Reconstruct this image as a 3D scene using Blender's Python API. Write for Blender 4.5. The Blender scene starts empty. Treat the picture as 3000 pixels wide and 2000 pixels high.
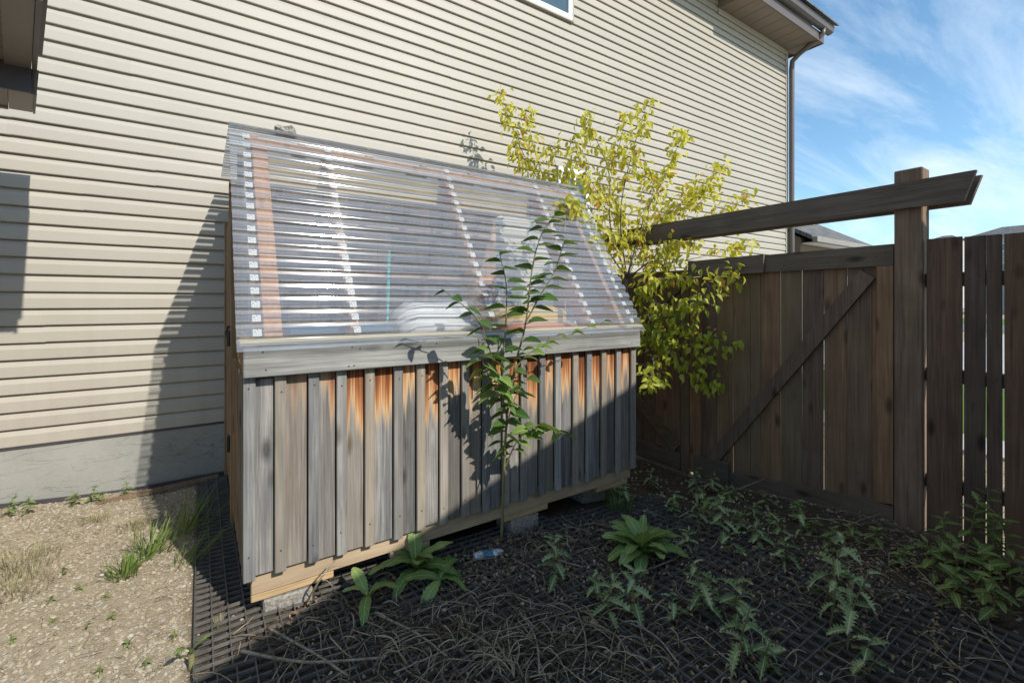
import bpy, math, random
from mathutils import Vector, Matrix
random.seed(7)
S = bpy.context.scene
COL = S.collection

# ------------------------------------------------------------------ camera
YAW = math.atan(1340 / 1990.0)
CAMH = 1.5
cam = bpy.data.cameras.new('camera')
cam.sensor_width = 36.0
cam.lens = 36.0 * 1340 / 3000
cam.shift_y = -115 / 3000
cam.clip_start = 0.05
cam.clip_end = 2000
camo = bpy.data.objects.new('camera', cam)
COL.objects.link(camo)
camo.location = (0, 0, CAMH)
camo.rotation_euler = (math.pi / 2, 0, -YAW)
S.camera = camo

# ------------------------------------------------------------------ light
SA, SB = 0.28, 0.87                      # light travels (-SA, 1, -SB)
SUN = Vector((SA, -1, SB)).normalized()
world = bpy.data.worlds.new('World')
S.world = world
world.use_nodes = True
wn = world.node_tree
wn.nodes.clear()
def wnode(t, **k):
    n = wn.nodes.new(t)
    for a, b in k.items(): setattr(n, a, b)
    return n
sky = wnode('ShaderNodeTexSky', sky_type='NISHITA', sun_disc=False,
            sun_elevation=math.asin(SUN.z), sun_rotation=math.atan2(SUN.x, SUN.y),
            altitude=600, air_density=1.0, dust_density=0.35, ozone_density=2.2)
tc = wnode('ShaderNodeTexCoord')
sep = wnode('ShaderNodeSeparateXYZ')
wn.links.new(tc.outputs['Generated'], sep.inputs[0])
zz = wnode('ShaderNodeMath', operation='MAXIMUM'); zz.inputs[1].default_value = 0.0
wn.links.new(sep.outputs['Z'], zz.inputs[0])
za = wnode('ShaderNodeMath', operation='ADD'); za.inputs[1].default_value = 0.12
wn.links.new(zz.outputs[0], za.inputs[0])
dx = wnode('ShaderNodeMath', operation='DIVIDE'); dy = wnode('ShaderNodeMath', operation='DIVIDE')
for d, ax in ((dx, 'X'), (dy, 'Y')):
    wn.links.new(sep.outputs[ax], d.inputs[0]); wn.links.new(za.outputs[0], d.inputs[1])
comb = wnode('ShaderNodeCombineXYZ')
wn.links.new(dx.outputs[0], comb.inputs[0]); wn.links.new(dy.outputs[0], comb.inputs[1])
mp = wnode('ShaderNodeMapping')
mp.inputs['Rotation'].default_value = (0, 0, 0.55)
mp.inputs['Scale'].default_value = (0.55, 1.9, 1)
mp.inputs['Location'].default_value = (0.35, 0.9, 0)
wn.links.new(comb.outputs[0], mp.inputs[0])
n1 = wnode('ShaderNodeTexNoise'); n1.inputs['Scale'].default_value = 1.1; n1.inputs['Detail'].default_value = 9
n1.inputs['Roughness'].default_value = 0.62; n1.inputs['Distortion'].default_value = 0.7
wn.links.new(mp.outputs[0], n1.inputs['Vector'])
cr = wnode('ShaderNodeValToRGB')
cr.color_ramp.elements[0].position = 0.43; cr.color_ramp.elements[0].color = (0, 0, 0, 1)
cr.color_ramp.elements[1].position = 0.78; cr.color_ramp.elements[1].color = (0.75, 0.75, 0.75, 1)
wn.links.new(n1.outputs['Fac'], cr.inputs[0])
mixw = wnode('ShaderNodeMixRGB')
mixw.inputs[2].default_value = (5.8, 6.4, 6.9, 1)
wn.links.new(cr.outputs[0], mixw.inputs[0])
hsv = wnode('ShaderNodeHueSaturation')
hsv.inputs['Saturation'].default_value = 1.08; hsv.inputs['Hue'].default_value = 0.488; hsv.inputs['Value'].default_value = 1.1
wn.links.new(sky.outputs[0], hsv.inputs['Color'])
wn.links.new(hsv.outputs[0], mixw.inputs[1])
bg = wnode('ShaderNodeBackground'); bg.inputs[1].default_value = 0.15
wn.links.new(mixw.outputs[0], bg.inputs[0])
wo = wnode('ShaderNodeOutputWorld')
wn.links.new(bg.outputs[0], wo.inputs[0])

sl = bpy.data.lights.new('sun', 'SUN')
sl.energy = 3.9; sl.angle = math.radians(0.53); sl.color = (1.0, 0.955, 0.87)
slo = bpy.data.objects.new('sun', sl); COL.objects.link(slo)
slo.location = (3, -8, 9)
slo.rotation_euler = SUN.to_track_quat('Z', 'Y').to_euler()
S.view_settings.view_transform = 'Standard'
S.view_settings.look = 'None'
S.view_settings.exposure = 0.36
S.view_settings.gamma = 1.0
S.render.engine = 'CYCLES'
S.cycles.max_bounces = 8
S.cycles.transparent_max_bounces = 24
S.cycles.diffuse_bounces = 4

# ------------------------------------------------------------------ helpers
FW = Vector((math.sin(YAW), math.cos(YAW), 0)); RT = Vector((math.cos(YAW), -math.sin(YAW), 0))
def ray(x, y):
    return FW + RT * ((x - 1500) / 1340.0) + Vector((0, 0, 1)) * ((885 - y) / 1340.0)
def atY(x, y, Y):
    d = ray(x, y); return Vector((0, 0, CAMH)) + d * (Y / d.y)
def atX(x, y, X):
    d = ray(x, y); return Vector((0, 0, CAMH)) + d * (X / d.x)
def atG(x, y):
    d = ray(x, y); z = 0.0
    for _ in range(6):
        p = Vector((0, 0, CAMH)) + d * ((z - CAMH) / d.z); z = gz(p.x, p.y)
    return p
def sstep(a, b, v):
    t = max(0.0, min(1.0, (v - a) / (b - a))); return t * t * (3 - 2 * t)
def gz(x, y):
    z = -0.15 * sstep(1.6, 3.9, x) * sstep(1.0, 3.0, y) - 0.02 * sstep(0.2, 0.8, x) * sstep(1.4, 2.4, y)
    z += 0.05 * sstep(-0.4, -1.6, x) * sstep(2.5, 4.5, y)
    k = sstep(4.6, 6.3, x)
    return z * (1 - k) - 0.06 * k

class MB:
    def __init__(s): s.v = []; s.f = []
    def add(s, vs, fs):
        o = len(s.v); s.v += [tuple(v) for v in vs]; s.f += [tuple(i + o for i in f) for f in fs]
    def box(s, x0, x1, y0, y1, z0, z1):
        s.add([(x0,y0,z0),(x1,y0,z0),(x1,y1,z0),(x0,y1,z0),(x0,y0,z1),(x1,y0,z1),(x1,y1,z1),(x0,y1,z1)],
              [(0,3,2,1),(4,5,6,7),(0,1,5,4),(1,2,6,5),(2,3,7,6),(3,0,4,7)])
    def cbox(s, x0, x1, y0, y1, z0, z1, c=0.003):
        lo = (x0, y0, z0); hi = (x1, y1, z1)
        idx = {}; vs = []
        for sx in (0, 1):
            for sy in (0, 1):
                for sz in (0, 1):
                    sg = (sx, sy, sz)
                    for k in range(3):
                        p = []
                        for a in range(3):
                            b = hi[a] if sg[a] else lo[a]
                            if a != k: b += -c if sg[a] else c
                            p.append(b)
                        idx[(sx, sy, sz, k)] = len(vs); vs.append(p)
        fs = []
        for k in range(3):
            a, b = (k + 1) % 3, (k + 2) % 3
            for sk in (0, 1):
                q = []
                for (sa, sb) in ((0,0),(1,0),(1,1),(0,1)):
                    g = [0,0,0]; g[k] = sk; g[a] = sa; g[b] = sb; q.append(idx[(*g, k)])
                fs.append(tuple(q if sk else q[::-1]))
            for sa in (0, 1):
                for sb in (0, 1):
                    g0 = [0,0,0]; g0[k] = 0; g0[a] = sa; g0[b] = sb
                    g1 = list(g0); g1[k] = 1
                    q = (idx[(*g0, a)], idx[(*g1, a)], idx[(*g1, b)], idx[(*g0, b)])
                    fs.append(q if (sa == sb) else q[::-1])
        for sx in (0, 1):
            for sy in (0, 1):
                for sz in (0, 1):
                    t = tuple(idx[(sx, sy, sz, k)] for k in range(3))
                    fs.append(t if (sx + sy + sz) % 2 else t[::-1])
        s.add(vs, fs)
    def tube(s, pts, r0, r1, n=6):
        pts = [Vector(p) for p in pts]; m = len(pts); vs = []; fs = []
        for i, p in enumerate(pts):
            d = (pts[min(i+1, m-1)] - pts[max(i-1, 0)]).normalized()
            u = d.orthogonal().normalized() if i == 0 else (pu - d * pu.dot(d)).normalized()
            pu = u; w = d.cross(u); r = r0 + (r1 - r0) * i / (m - 1)
            for k in range(n):
                a = 2 * math.pi * k / n
                vs.append(p + u * (math.cos(a) * r) + w * (math.sin(a) * r))
        for i in range(m - 1):
            for k in range(n):
                k2 = (k + 1) % n
                fs.append((i*n+k, i*n+k2, (i+1)*n+k2, (i+1)*n+k))
        fs.append(tuple(range(n - 1, -1, -1))); fs.append(tuple((m-1)*n + k for k in range(n)))
        s.add(vs, fs)
    def prism(s, poly, ax, a, b):          # poly in the two other axes, extruded along ax
        n = len(poly)
        def mk(p, w):
            q = list(p); q.insert(ax, w); return q
        vs = [mk(p, a) for p in poly] + [mk(p, b) for p in poly]
        fs = [tuple(range(n - 1, -1, -1)), tuple(range(n, 2 * n))]
        fs += [(i, (i + 1) % n, n + (i + 1) % n, n + i) for i in range(n)]
        s.add(vs, fs)
    def mesh(s, name, mat, smooth=False, off=(0, 0, 0)):
        me = bpy.data.meshes.new(name)
        me.from_pydata([(v[0]-off[0], v[1]-off[1], v[2]-off[2]) for v in s.v], [], s.f)
        me.validate()
        if mat: me.materials.append(mat)
        if smooth: me.polygons.foreach_set('use_smooth', [True] * len(me.polygons))
        me.update()
        return me

def link(name, me, parent=None, loc=(0, 0, 0), rot=None):
    o = bpy.data.objects.new(name, me); COL.objects.link(o)
    o.location = loc
    if rot is not None: o.rotation_euler = rot
    if parent: o.parent = parent
    return o
def tag(o, label=None, cat=None, group=None, kind=None):
    if label: o['label'] = label
    if cat: o['category'] = cat
    if group: o['group'] = group
    if kind: o['kind'] = kind
    return o
def thing(name, label, cat, loc=(0, 0, 0), group=None):
    o = bpy.data.objects.new(name, None); COL.objects.link(o)
    o.location = loc; o.empty_display_size = 0.1
    return tag(o, label, cat, group)
def wloc(o):
    v = Vector(o.location)
    return v + (wloc(o.parent) if o.parent else Vector())
def build(mb, name, mat, parent=None, smooth=False, org=None):
    """mesh given in world coordinates; origin at its centre; parented"""
    if org is None:
        n = len(mb.v); lo = [min(v[i] for v in mb.v) for i in range(3)]; hi = [max(v[i] for v in mb.v) for i in range(3)]
        org = [(lo[i] + hi[i]) / 2 for i in range(3)]
    me = mb.mesh(name, mat, smooth, org)
    o = link(name, me, parent, Vector(org) - (wloc(parent) if parent else Vector()))
    return o
def bx(name, x0, x1, y0, y1, z0, z1, mat, parent=None, c=0.003, rot=None):
    m = MB(); m.cbox(x0, x1, y0, y1, z0, z1, c) if c else m.box(x0, x1, y0, y1, z0, z1)
    o = build(m, name, mat, parent)
    if rot: o.rotation_euler = rot
    return o
def copy_tree(o, parent=None):
    c = o.copy(); COL.objects.link(c); c.parent = parent
    for ch in list(o.children): copy_tree(ch, c)
    return c

# ------------------------------------------------------------------ materials
def new_mat(name):
    m = bpy.data.materials.new(name); m.use_nodes = True
    nt = m.node_tree; nt.nodes.clear()
    return m, nt
class NT:
    def __init__(s, nt): s.nt = nt
    def n(s, t, ins=None, **k):
        nd = s.nt.nodes.new(t)
        for a, b in k.items(): setattr(nd, a, b)
        for a, b in (ins or {}).items():
            if hasattr(b, 'is_linked') or isinstance(b, bpy.types.NodeSocket): s.nt.links.new(b, nd.inputs[a])
            else: nd.inputs[a].default_value = b
        return nd
    def ramp(s, fac, stops):
        r = s.n('ShaderNodeValToRGB', {0: fac}); e = r.color_ramp.elements
        while len(e) < len(stops): e.new(0.5)
        for i, (p, c) in enumerate(stops):
            e[i].position = p; e[i].color = (*c, 1) if len(c) == 3 else c
        return r.outputs[0]
    def mix(s, f, a, b, bt='MIX'):
        m = s.n('ShaderNodeMixRGB', blend_type=bt)
        for i, v in enumerate((f, a, b)):
            if isinstance(v, bpy.types.NodeSocket): s.nt.links.new(v, m.inputs[i])
            elif i == 0: m.inputs[0].default_value = v
            else: m.inputs[i].default_value = (*v, 1) if len(v) == 3 else v
        return m.outputs[0]
    def math(s, op, a, b=0.0, c=None, clamp=False):
        m = s.n('ShaderNodeMath', operation=op, use_clamp=clamp)
        for i, v in enumerate((a, b) if c is None else (a, b, c)):
            if isinstance(v, bpy.types.NodeSocket): s.nt.links.new(v, m.inputs[i])
            else: m.inputs[i].default_value = v
        return m.outputs[0]
    def noise(s, vec, scale, detail=4, rough=0.55, dist=0.0, w=None):
        n = s.n('ShaderNodeTexNoise', {'Scale': scale, 'Detail': detail, 'Roughness': rough, 'Distortion': dist})
        s.nt.links.new(vec, n.inputs['Vector'])
        if w is not None:
            n.noise_dimensions = '4D'; s.nt.links.new(w, n.inputs['W'])
        return n.outputs['Fac']
    def mapping(s, vec, scale=(1, 1, 1), rot=(0, 0, 0), loc=(0, 0, 0)):
        m = s.n('ShaderNodeMapping', {'Scale': scale, 'Rotation': rot, 'Location': loc})
        s.nt.links.new(vec, m.inputs[0]); return m.outputs[0]
    def out(s, col, rough=0.6, bump=None, bstr=0.3, bdist=0.01, spec=0.4, metal=0.0):
        p = s.n('ShaderNodeBsdfPrincipled', {'Roughness': rough, 'Metallic': metal, 'Specular IOR Level': spec})
        if isinstance(col, bpy.types.NodeSocket): s.nt.links.new(col, p.inputs['Base Color'])
        else: p.inputs['Base Color'].default_value = (*col, 1)
        if bump is not None:
            b = s.n('ShaderNodeBump', {'Strength': bstr, 'Distance': bdist, 'Height': bump})
            s.nt.links.new(b.outputs[0], p.inputs['Normal'])
        o = s.n('ShaderNodeOutputMaterial'); s.nt.links.new(p.outputs[0], o.inputs[0])
        return p

def wood(name, dark, mid, light, axis, rough=0.85, fine=1.0, tint=0.25, extra=None, knots=True, warm=None):
    m, nt = new_mat(name); T = NT(nt)
    tcn = T.n('ShaderNodeTexCoord'); oi = T.n('ShaderNodeObjectInfo')
    w = T.math('MULTIPLY', oi.outputs['Random'], 37.0)
    sc = [16.0 * fine] * 3; sc[axis] = 0.9
    v = T.mapping(tcn.outputs['Object'], tuple(sc))
    g1 = T.noise(v, 1.6, 6, 0.65, 0.9, w)
    sc2 = [70.0 * fine] * 3; sc2[axis] = 1.6
    g2 = T.noise(T.mapping(tcn.outputs['Object'], tuple(sc2)), 1.5, 3, 0.6, 0.3, w)
    g = T.math('MULTIPLY_ADD', g2, 0.45, T.math('MULTIPLY', g1, 0.6))
    col = T.ramp(g, [(0.30, dark), (0.50, mid), (0.72, light)])
    blot = T.noise(T.mapping(tcn.outputs['Object'], (3, 3, 3)), 1.3, 3, 0.5, 0, w)
    col = T.mix(T.math('MULTIPLY', T.math('SUBTRACT', blot, 0.35, clamp=True), 1.3, clamp=True), col, tuple(c * 0.55 for c in mid))
    if knots:
        ks = [7.0] * 3; ks[axis] = 2.6
        vo = T.n('ShaderNodeTexVoronoi', {'Scale': 1.0})
        va = T.n('ShaderNodeVectorMath', operation='ADD'); nt.links.new(T.mapping(tcn.outputs['Object'], tuple(ks)), va.inputs[0]); nt.links.new(w, va.inputs[1])
        nt.links.new(va.outputs[0], vo.inputs['Vector'])
        kf = T.ramp(vo.outputs['Distance'], [(0.07, (1, 1, 1)), (0.20, (0, 0, 0))])
        col = T.mix(T.math('MULTIPLY', kf, 0.75), col, tuple(c * 0.3 for c in dark))
    hv = T.n('ShaderNodeHueSaturation', {'Hue': 0.5, 'Saturation': T.math('MULTIPLY_ADD', oi.outputs['Random'], 0.5, 0.75),
             'Value': T.math('MULTIPLY_ADD', oi.outputs['Random'], tint * 2, 1 - tint), 'Color': col})
    col = hv.outputs[0]
    if warm:
        r2 = T.math('FRACT', T.math('MULTIPLY', oi.outputs['Random'], 7.31))
        big2 = T.noise(T.mapping(tcn.outputs['Object'], (10, 10, 0.7)), 1.0, 3, 0.5, 0, w)
        col = T.mix(T.math('MULTIPLY', T.math('MULTIPLY', r2, r2), T.math('MULTIPLY', big2, 1.3), clamp=True), col, T.mix(g, tuple(c * 0.5 for c in warm), tuple(c * 1.4 for c in warm)))
    if extra: col = extra(T, col, tcn, w)
    T.out(col, rough, g, 0.35, 0.004, spec=0.25)
    return m

def shed_rust(T, col, tcn, w):
    geo = T.n('ShaderNodeNewGeometry')
    sp = T.n('ShaderNodeSeparateXYZ', {0: geo.outputs['Position']})
    st = T.noise(T.mapping(tcn.outputs['Object'], (55, 55, 1.2)), 1.0, 4, 0.6, 0.2, w)
    big = T.noise(T.mapping(tcn.outputs['Object'], (14, 14, 0.1)), 1.0, 2, 0.5, 0, w)
    rx = T.ramp(T.math('MULTIPLY', sp.outputs['X'], 0.5), [(0.13, (0, 0, 0)), (0.33, (0.85, 0.85, 0.85)), (1.0, (1, 1, 1))])
    oi = T.n('ShaderNodeObjectInfo')
    L = T.math('MULTIPLY', rx, T.math('ADD', T.math('MULTIPLY', big, 0.40), T.math('MULTIPLY_ADD', oi.outputs['Random'], 0.15, 0.035)))
    fl = T.noise(T.mapping(tcn.outputs['Object'], (30, 30, 0.5)), 1.0, 5, 0.62, 0.1, w)
    thr = T.math('SUBTRACT', 1.15, L)
    d = T.math('SUBTRACT', T.math('MULTIPLY_ADD', T.math('SUBTRACT', st, 0.5), 0.30, T.math('MULTIPLY_ADD', T.math('SUBTRACT', fl, 0.5), 0.70, sp.outputs['Z'])), thr)
    f = T.ramp(T.math('MULTIPLY_ADD', d, 3.0, 0.5), [(0.36, (0, 0, 0)), (0.68, (1, 1, 1))])
    f = T.math('MULTIPLY', f, T.math('MULTIPLY', rx, 1.15, clamp=True), clamp=True)
    dd = T.math('MULTIPLY_ADD', T.math('SUBTRACT', st, 0.5), 1.3, T.math('MULTIPLY_ADD', d, 2.2, 0.25))
    oc = T.ramp(dd, [(0.10, (0.45, 0.37, 0.28)), (0.34, (0.56, 0.37, 0.20)), (0.56, (0.44, 0.20, 0.08)), (0.78, (0.25, 0.085, 0.03)), (1.0, (0.13, 0.045, 0.02))])
    return T.mix(f, col, oc)

M = {}
M['shed_board'] = wood('shed_board_wood', (0.05, 0.048, 0.048), (0.17, 0.163, 0.157), (0.40, 0.38, 0.35), 2, extra=shed_rust, tint=0.38, warm=(0.30, 0.225, 0.15))
M['shed_batten'] = wood('shed_batten_wood', (0.08, 0.08, 0.082), (0.21, 0.208, 0.203), (0.42, 0.40, 0.37), 2, tint=0.38, warm=(0.33, 0.26, 0.18))
M['fascia'] = wood('grey_fascia_wood', (0.09, 0.088, 0.085), (0.255, 0.25, 0.235), (0.47, 0.455, 0.42), 0, tint=0.05)
M['sill'] = wood('pale_sill_wood', (0.24, 0.21, 0.15), (0.40, 0.36, 0.27), (0.52, 0.48, 0.38), 0, tint=0.05)
M['skirt'] = wood('tan_skirt_wood', (0.30, 0.20, 0.11), (0.46, 0.33, 0.20), (0.58, 0.44, 0.28), 0, tint=0.1)
M['cedar'] = wood('cedar_wood', (0.28, 0.14, 0.075), (0.46, 0.27, 0.165), (0.60, 0.40, 0.27), 2, tint=0.1)
M['pale_plank'] = wood('pale_plank_wood', (0.42, 0.31, 0.17), (0.58, 0.46, 0.28), (0.68, 0.57, 0.38), 0, tint=0.08)
M['brown_z'] = wood('brown_wall_wood', (0.08, 0.05, 0.035), (0.19, 0.125, 0.085), (0.32, 0.22, 0.15), 2, tint=0.25)
M['end_z'] = wood('brown_end_wood', (0.08, 0.05, 0.03), (0.20, 0.13, 0.075), (0.34, 0.24, 0.15), 2, tint=0.2)
M['gate_z'] = wood('gate_board_wood', (0.07, 0.044, 0.031), (0.18, 0.115, 0.078), (0.30, 0.20, 0.135), 2, tint=0.42, warm=(0.20, 0.15, 0.085))
M['gate_y'] = wood('gate_rail_wood', (0.065, 0.05, 0.038), (0.15, 0.112, 0.08), (0.24, 0.175, 0.125), 1, tint=0.15)
M['post_z'] = wood('post_wood', (0.085, 0.055, 0.04), (0.20, 0.135, 0.097), (0.34, 0.24, 0.17), 2, tint=0.1)
M['fence_z'] = wood('fence_board_wood', (0.055, 0.036, 0.029), (0.13, 0.085, 0.062), (0.21, 0.14, 0.10), 2, tint=0.3)

def simple(name, c1, c2, scale=8, rough=0.6, bstr=0.15, spec=0.4, obj=True, detail=5, bdist=0.005, metal=0.0):
    m, nt = new_mat(name); T = NT(nt)
    tcn = T.n('ShaderNodeTexCoord')
    f = T.noise(tcn.outputs['Object'], scale, detail, 0.6)
    T.out(T.ramp(f, [(0.3, c1), (0.7, c2)]), rough, f, bstr, bdist, spec, metal)
    return m
def vinyl():
    m, nt = new_mat('vinyl_siding'); T = NT(nt)
    tcn = T.n('ShaderNodeTexCoord'); oi = T.n('ShaderNodeObjectInfo')
    geo = T.n('ShaderNodeNewGeometry')
    f = T.noise(T.mapping(geo.outputs['Position'], (0.7, 1, 0.5)), 1.0, 4, 0.6)
    g = T.noise(T.mapping(geo.outputs['Position'], (2.0, 40, 60)), 2.0, 3, 0.6)
    c = T.ramp(f, [(0.3, (0.385, 0.348, 0.29)), (0.7, (0.415, 0.377, 0.315))])
    # rain streaks and dust, low on the wall
    sp = T.n('ShaderNodeSeparateXYZ', {0: geo.outputs['Position']})
    st = T.noise(T.mapping(geo.outputs['Position'], (9, 1, 0.5)), 1.0, 5, 0.65)
    dz = T.ramp(T.math('MULTIPLY', sp.outputs['Z'], 0.5), [(0.2, (1, 1, 1)), (0.9, (0.15, 0.15, 0.15))])
    df = T.math('MULTIPLY', T.math('SUBTRACT', st, 0.42, clamp=True), T.math('MULTIPLY', dz, 1.4))
    c = T.mix(df, c, (0.31, 0.275, 0.215))
    hv = T.n('ShaderNodeHueSaturation', {'Value': T.math('MULTIPLY_ADD', oi.outputs['Random'], 0.06, 0.97), 'Color': c})
    T.out(hv.outputs[0], 0.52, g, 0.08, 0.002, spec=0.35)
    return m
M['siding'] = vinyl()
def concrete(name, c1, c2, crack=True):
    m, nt = new_mat(name); T = NT(nt)
    geo = T.n('ShaderNodeNewGeometry'); P = geo.outputs['Position']
    f = T.noise(P, 3.0, 6, 0.6); f2 = T.noise(P, 40.0, 4, 0.6)
    h = T.noise(T.mapping(P, (2.2, 1, 11)), 1.0, 5, 0.62, 0.7)
    ln = T.math('ABSOLUTE', T.math('SUBTRACT', h, 0.52))
    lf = T.ramp(ln, [(0.0, (1, 1, 1)), (0.008, (0, 0, 0))])
    br = T.ramp(T.noise(P, 2.3, 2, 0.5), [(0.48, (0, 0, 0)), (0.58, (1, 1, 1))])
    lf = T.math('MULTIPLY', lf, br)
    c = T.ramp(f, [(0.3, c1), (0.7, c2)])
    c = T.mix(T.math('MULTIPLY', f2, 0.25), c, tuple(x * 0.6 for x in c1))
    hh = T.math('ADD', T.math('MULTIPLY', f2, 0.25), T.math('MULTIPLY', f, 0.5))
    if crack:
        c = T.mix(T.math('MULTIPLY', lf, 0.8), c, tuple(x * 0.35 for x in c1))
        hh = T.math('SUBTRACT', T.math('ADD', hh, T.math('MULTIPLY', T.ramp(h, [(0.515, (0, 0, 0)), (0.525, (1, 1, 1))]), 0.5)), T.math('MULTIPLY', lf, 0.5))
    T.out(c, 0.9, hh, 0.55, 0.01, spec=0.2)
    return m
M['parging'] = concrete('parged_concrete', (0.285, 0.28, 0.255), (0.365, 0.358, 0.325))
M['block'] = simple('rough_concrete_block', (0.14, 0.125, 0.11), (0.42, 0.385, 0.33), 60, 0.95, 0.8, 0.2, detail=6, bdist=0.01)
M['paving'] = concrete('pale_paving', (0.42, 0.41, 0.39), (0.52, 0.51, 0.48), False)
M['brown_metal'] = simple('brown_coated_metal', (0.105, 0.085, 0.075), (0.125, 0.10, 0.088), 6, 0.42, 0.03, 0.5)
M['taupe_metal'] = simple('taupe_coated_metal', (0.23, 0.20, 0.17), (0.27, 0.235, 0.20), 5, 0.45, 0.03, 0.5)
M['dark_metal_and_shade'] = simple('dark_coating_and_shade', (0.05, 0.045, 0.055), (0.075, 0.065, 0.075), 5, 0.4, 0.03, 0.5)  # dark metal parts; also painted shade on the eave box and behind the boards
M['white_vinyl'] = simple('white_window_vinyl', (0.74, 0.74, 0.74), (0.80, 0.80, 0.79), 3, 0.4, 0.02, 0.5)
M['black_plastic'] = simple('black_grid_plastic', (0.075, 0.070, 0.065), (0.14, 0.132, 0.122), 14, 0.5, 0.2, 0.5)
M['black_iron'] = simple('black_iron', (0.012, 0.012, 0.015), (0.03, 0.03, 0.035), 20, 0.4, 0.1, 0.5)
def glassy():
    m, nt = new_mat('window_glass'); T = NT(nt)
    geo = T.n('ShaderNodeNewGeometry')
    f = T.noise(geo.outputs['Position'], 1.3, 2, 0.5)
    T.out(T.ramp(f, [(0.3, (0.03, 0.06, 0.08)), (0.7, (0.06, 0.11, 0.14))]), 0.04, f, 0.02, 0.02, spec=1.0)
    return m
M['glass'] = glassy()

def soffit(name, base, hole_dir):
    m, nt = new_mat(name); T = NT(nt)
    tcn = T.n('ShaderNodeTexCoord'); oi = T.n('ShaderNodeObjectInfo')
    v = T.mapping(tcn.outputs['Object'], (70, 70, 70) if hole_dir < 0 else ((32, 95, 50) if hole_dir else (95, 32, 50)))
    vo = T.n('ShaderNodeTexVoronoi', {'Scale': 1.0, 'Randomness': 0.0}); nt.links.new(v, vo.inputs['Vector'])
    h = T.ramp(vo.outputs['Distance'], [(0.28, (1, 1, 1)), (0.34, (0, 0, 0))])
    f = T.noise(tcn.outputs['Object'], 5, 3, 0.5)
    c = T.mix(T.math('MULTIPLY', f, 0.3), base, tuple(x * 0.7 for x in base))
    if hole_dir >= -1: c = T.mix(h, c, (0.01, 0.01, 0.01))
    T.out(c, 0.5, None)
    return m
M['soffit_vent'] = soffit('vented_soffit', (0.27, 0.23, 0.19), 0)
M['soffit_plain'] = simple('plain_soffit', (0.20, 0.15, 0.115), (0.235, 0.18, 0.14), 4, 0.5, 0.03, 0.4)
def shingles():
    m, nt = new_mat('asphalt_shingles'); T = NT(nt)
    tcn = T.n('ShaderNodeTexCoord'); oi = T.n('ShaderNodeObjectInfo')
    f = T.noise(tcn.outputs['Object'], 180, 2, 0.6)
    b = T.n('ShaderNodeTexBrick', {'Scale': 1.0, 'Mortar Size': 0.012, 'Brick Width': 0.33, 'Row Height': 0.14,
        'Color1': (0.13, 0.13, 0.13, 1), 'Color2': (0.22, 0.215, 0.21, 1), 'Mortar': (0.05, 0.05, 0.05, 1)})
    nt.links.new(tcn.outputs['Object'], b.inputs['Vector'])
    c = T.mix(T.math('MULTIPLY', f, 0.5), b.outputs[0], (0.09, 0.09, 0.09))
    T.out(c, 0.9, f, 0.3, 0.004, spec=0.2)
    return m
M['shingles'] = shingles()
M['brown_stucco'] = simple('brown_stucco', (0.20, 0.145, 0.11), (0.235, 0.175, 0.135), 60, 0.9, 0.2, 0.2)
M['grey_siding'] = simple('pale_grey_siding', (0.42, 0.41, 0.39), (0.48, 0.47, 0.44), 2, 0.7, 0.05, 0.3)

def clear_plastic():
    m, nt = new_mat('clear_corrugated_plastic'); T = NT(nt)
    geo = T.n('ShaderNodeNewGeometry'); P = geo.outputs['Position']
    dirt = T.noise(T.mapping(P, (1.2, 6, 9)), 2.0, 6, 0.65)
    spots = T.noise(P, 70, 3, 0.6)
    wav = T.noise(T.mapping(P, (1.6, 9, 9)), 1.0, 3, 0.5)
    bmp = T.n('ShaderNodeBump', {'Strength': 0.10, 'Distance': 0.02, 'Height': wav})
    tr = T.n('ShaderNodeBsdfTransparent', {'Color': (0.93, 0.945, 0.95, 1)})
    gl = T.n('ShaderNodeBsdfGlossy', {'Color': (0.95, 0.97, 1.0, 1), 'Roughness': 0.075, 'Normal': bmp.outputs[0]})
    fr = T.n('ShaderNodeFresnel', {'IOR': 1.58, 'Normal': bmp.outputs[0]})
    fac = T.math('MULTIPLY_ADD', fr.outputs[0], 1.9, 0.08, clamp=True)
    mx = T.n('ShaderNodeMixShader', {0: fac, 1: tr.outputs[0], 2: gl.outputs[0]})
    df = T.n('ShaderNodeBsdfDiffuse', {'Color': (0.78, 0.77, 0.75, 1)})
    tl = T.n('ShaderNodeBsdfTranslucent', {'Color': (0.70, 0.71, 0.70, 1)})
    dm = T.n('ShaderNodeMixShader', {0: 0.45, 1: df.outputs[0], 2: tl.outputs[0]})
    hf = T.math('ADD', T.math('MULTIPLY', T.math('SUBTRACT', dirt, 0.35, clamp=True), 0.35),
                T.math('MULTIPLY', T.math('SUBTRACT', spots, 0.62, clamp=True), 1.2), clamp=True)
    hf = T.math('ADD', hf, 0.155, clamp=True)
    m2 = T.n('ShaderNodeMixShader', {0: hf, 1: mx.outputs[0], 2: dm.outputs[0]})
    o = T.n('ShaderNodeOutputMaterial', {0: m2.outputs[0]})
    return m
M['plastic'] = clear_plastic()
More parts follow.
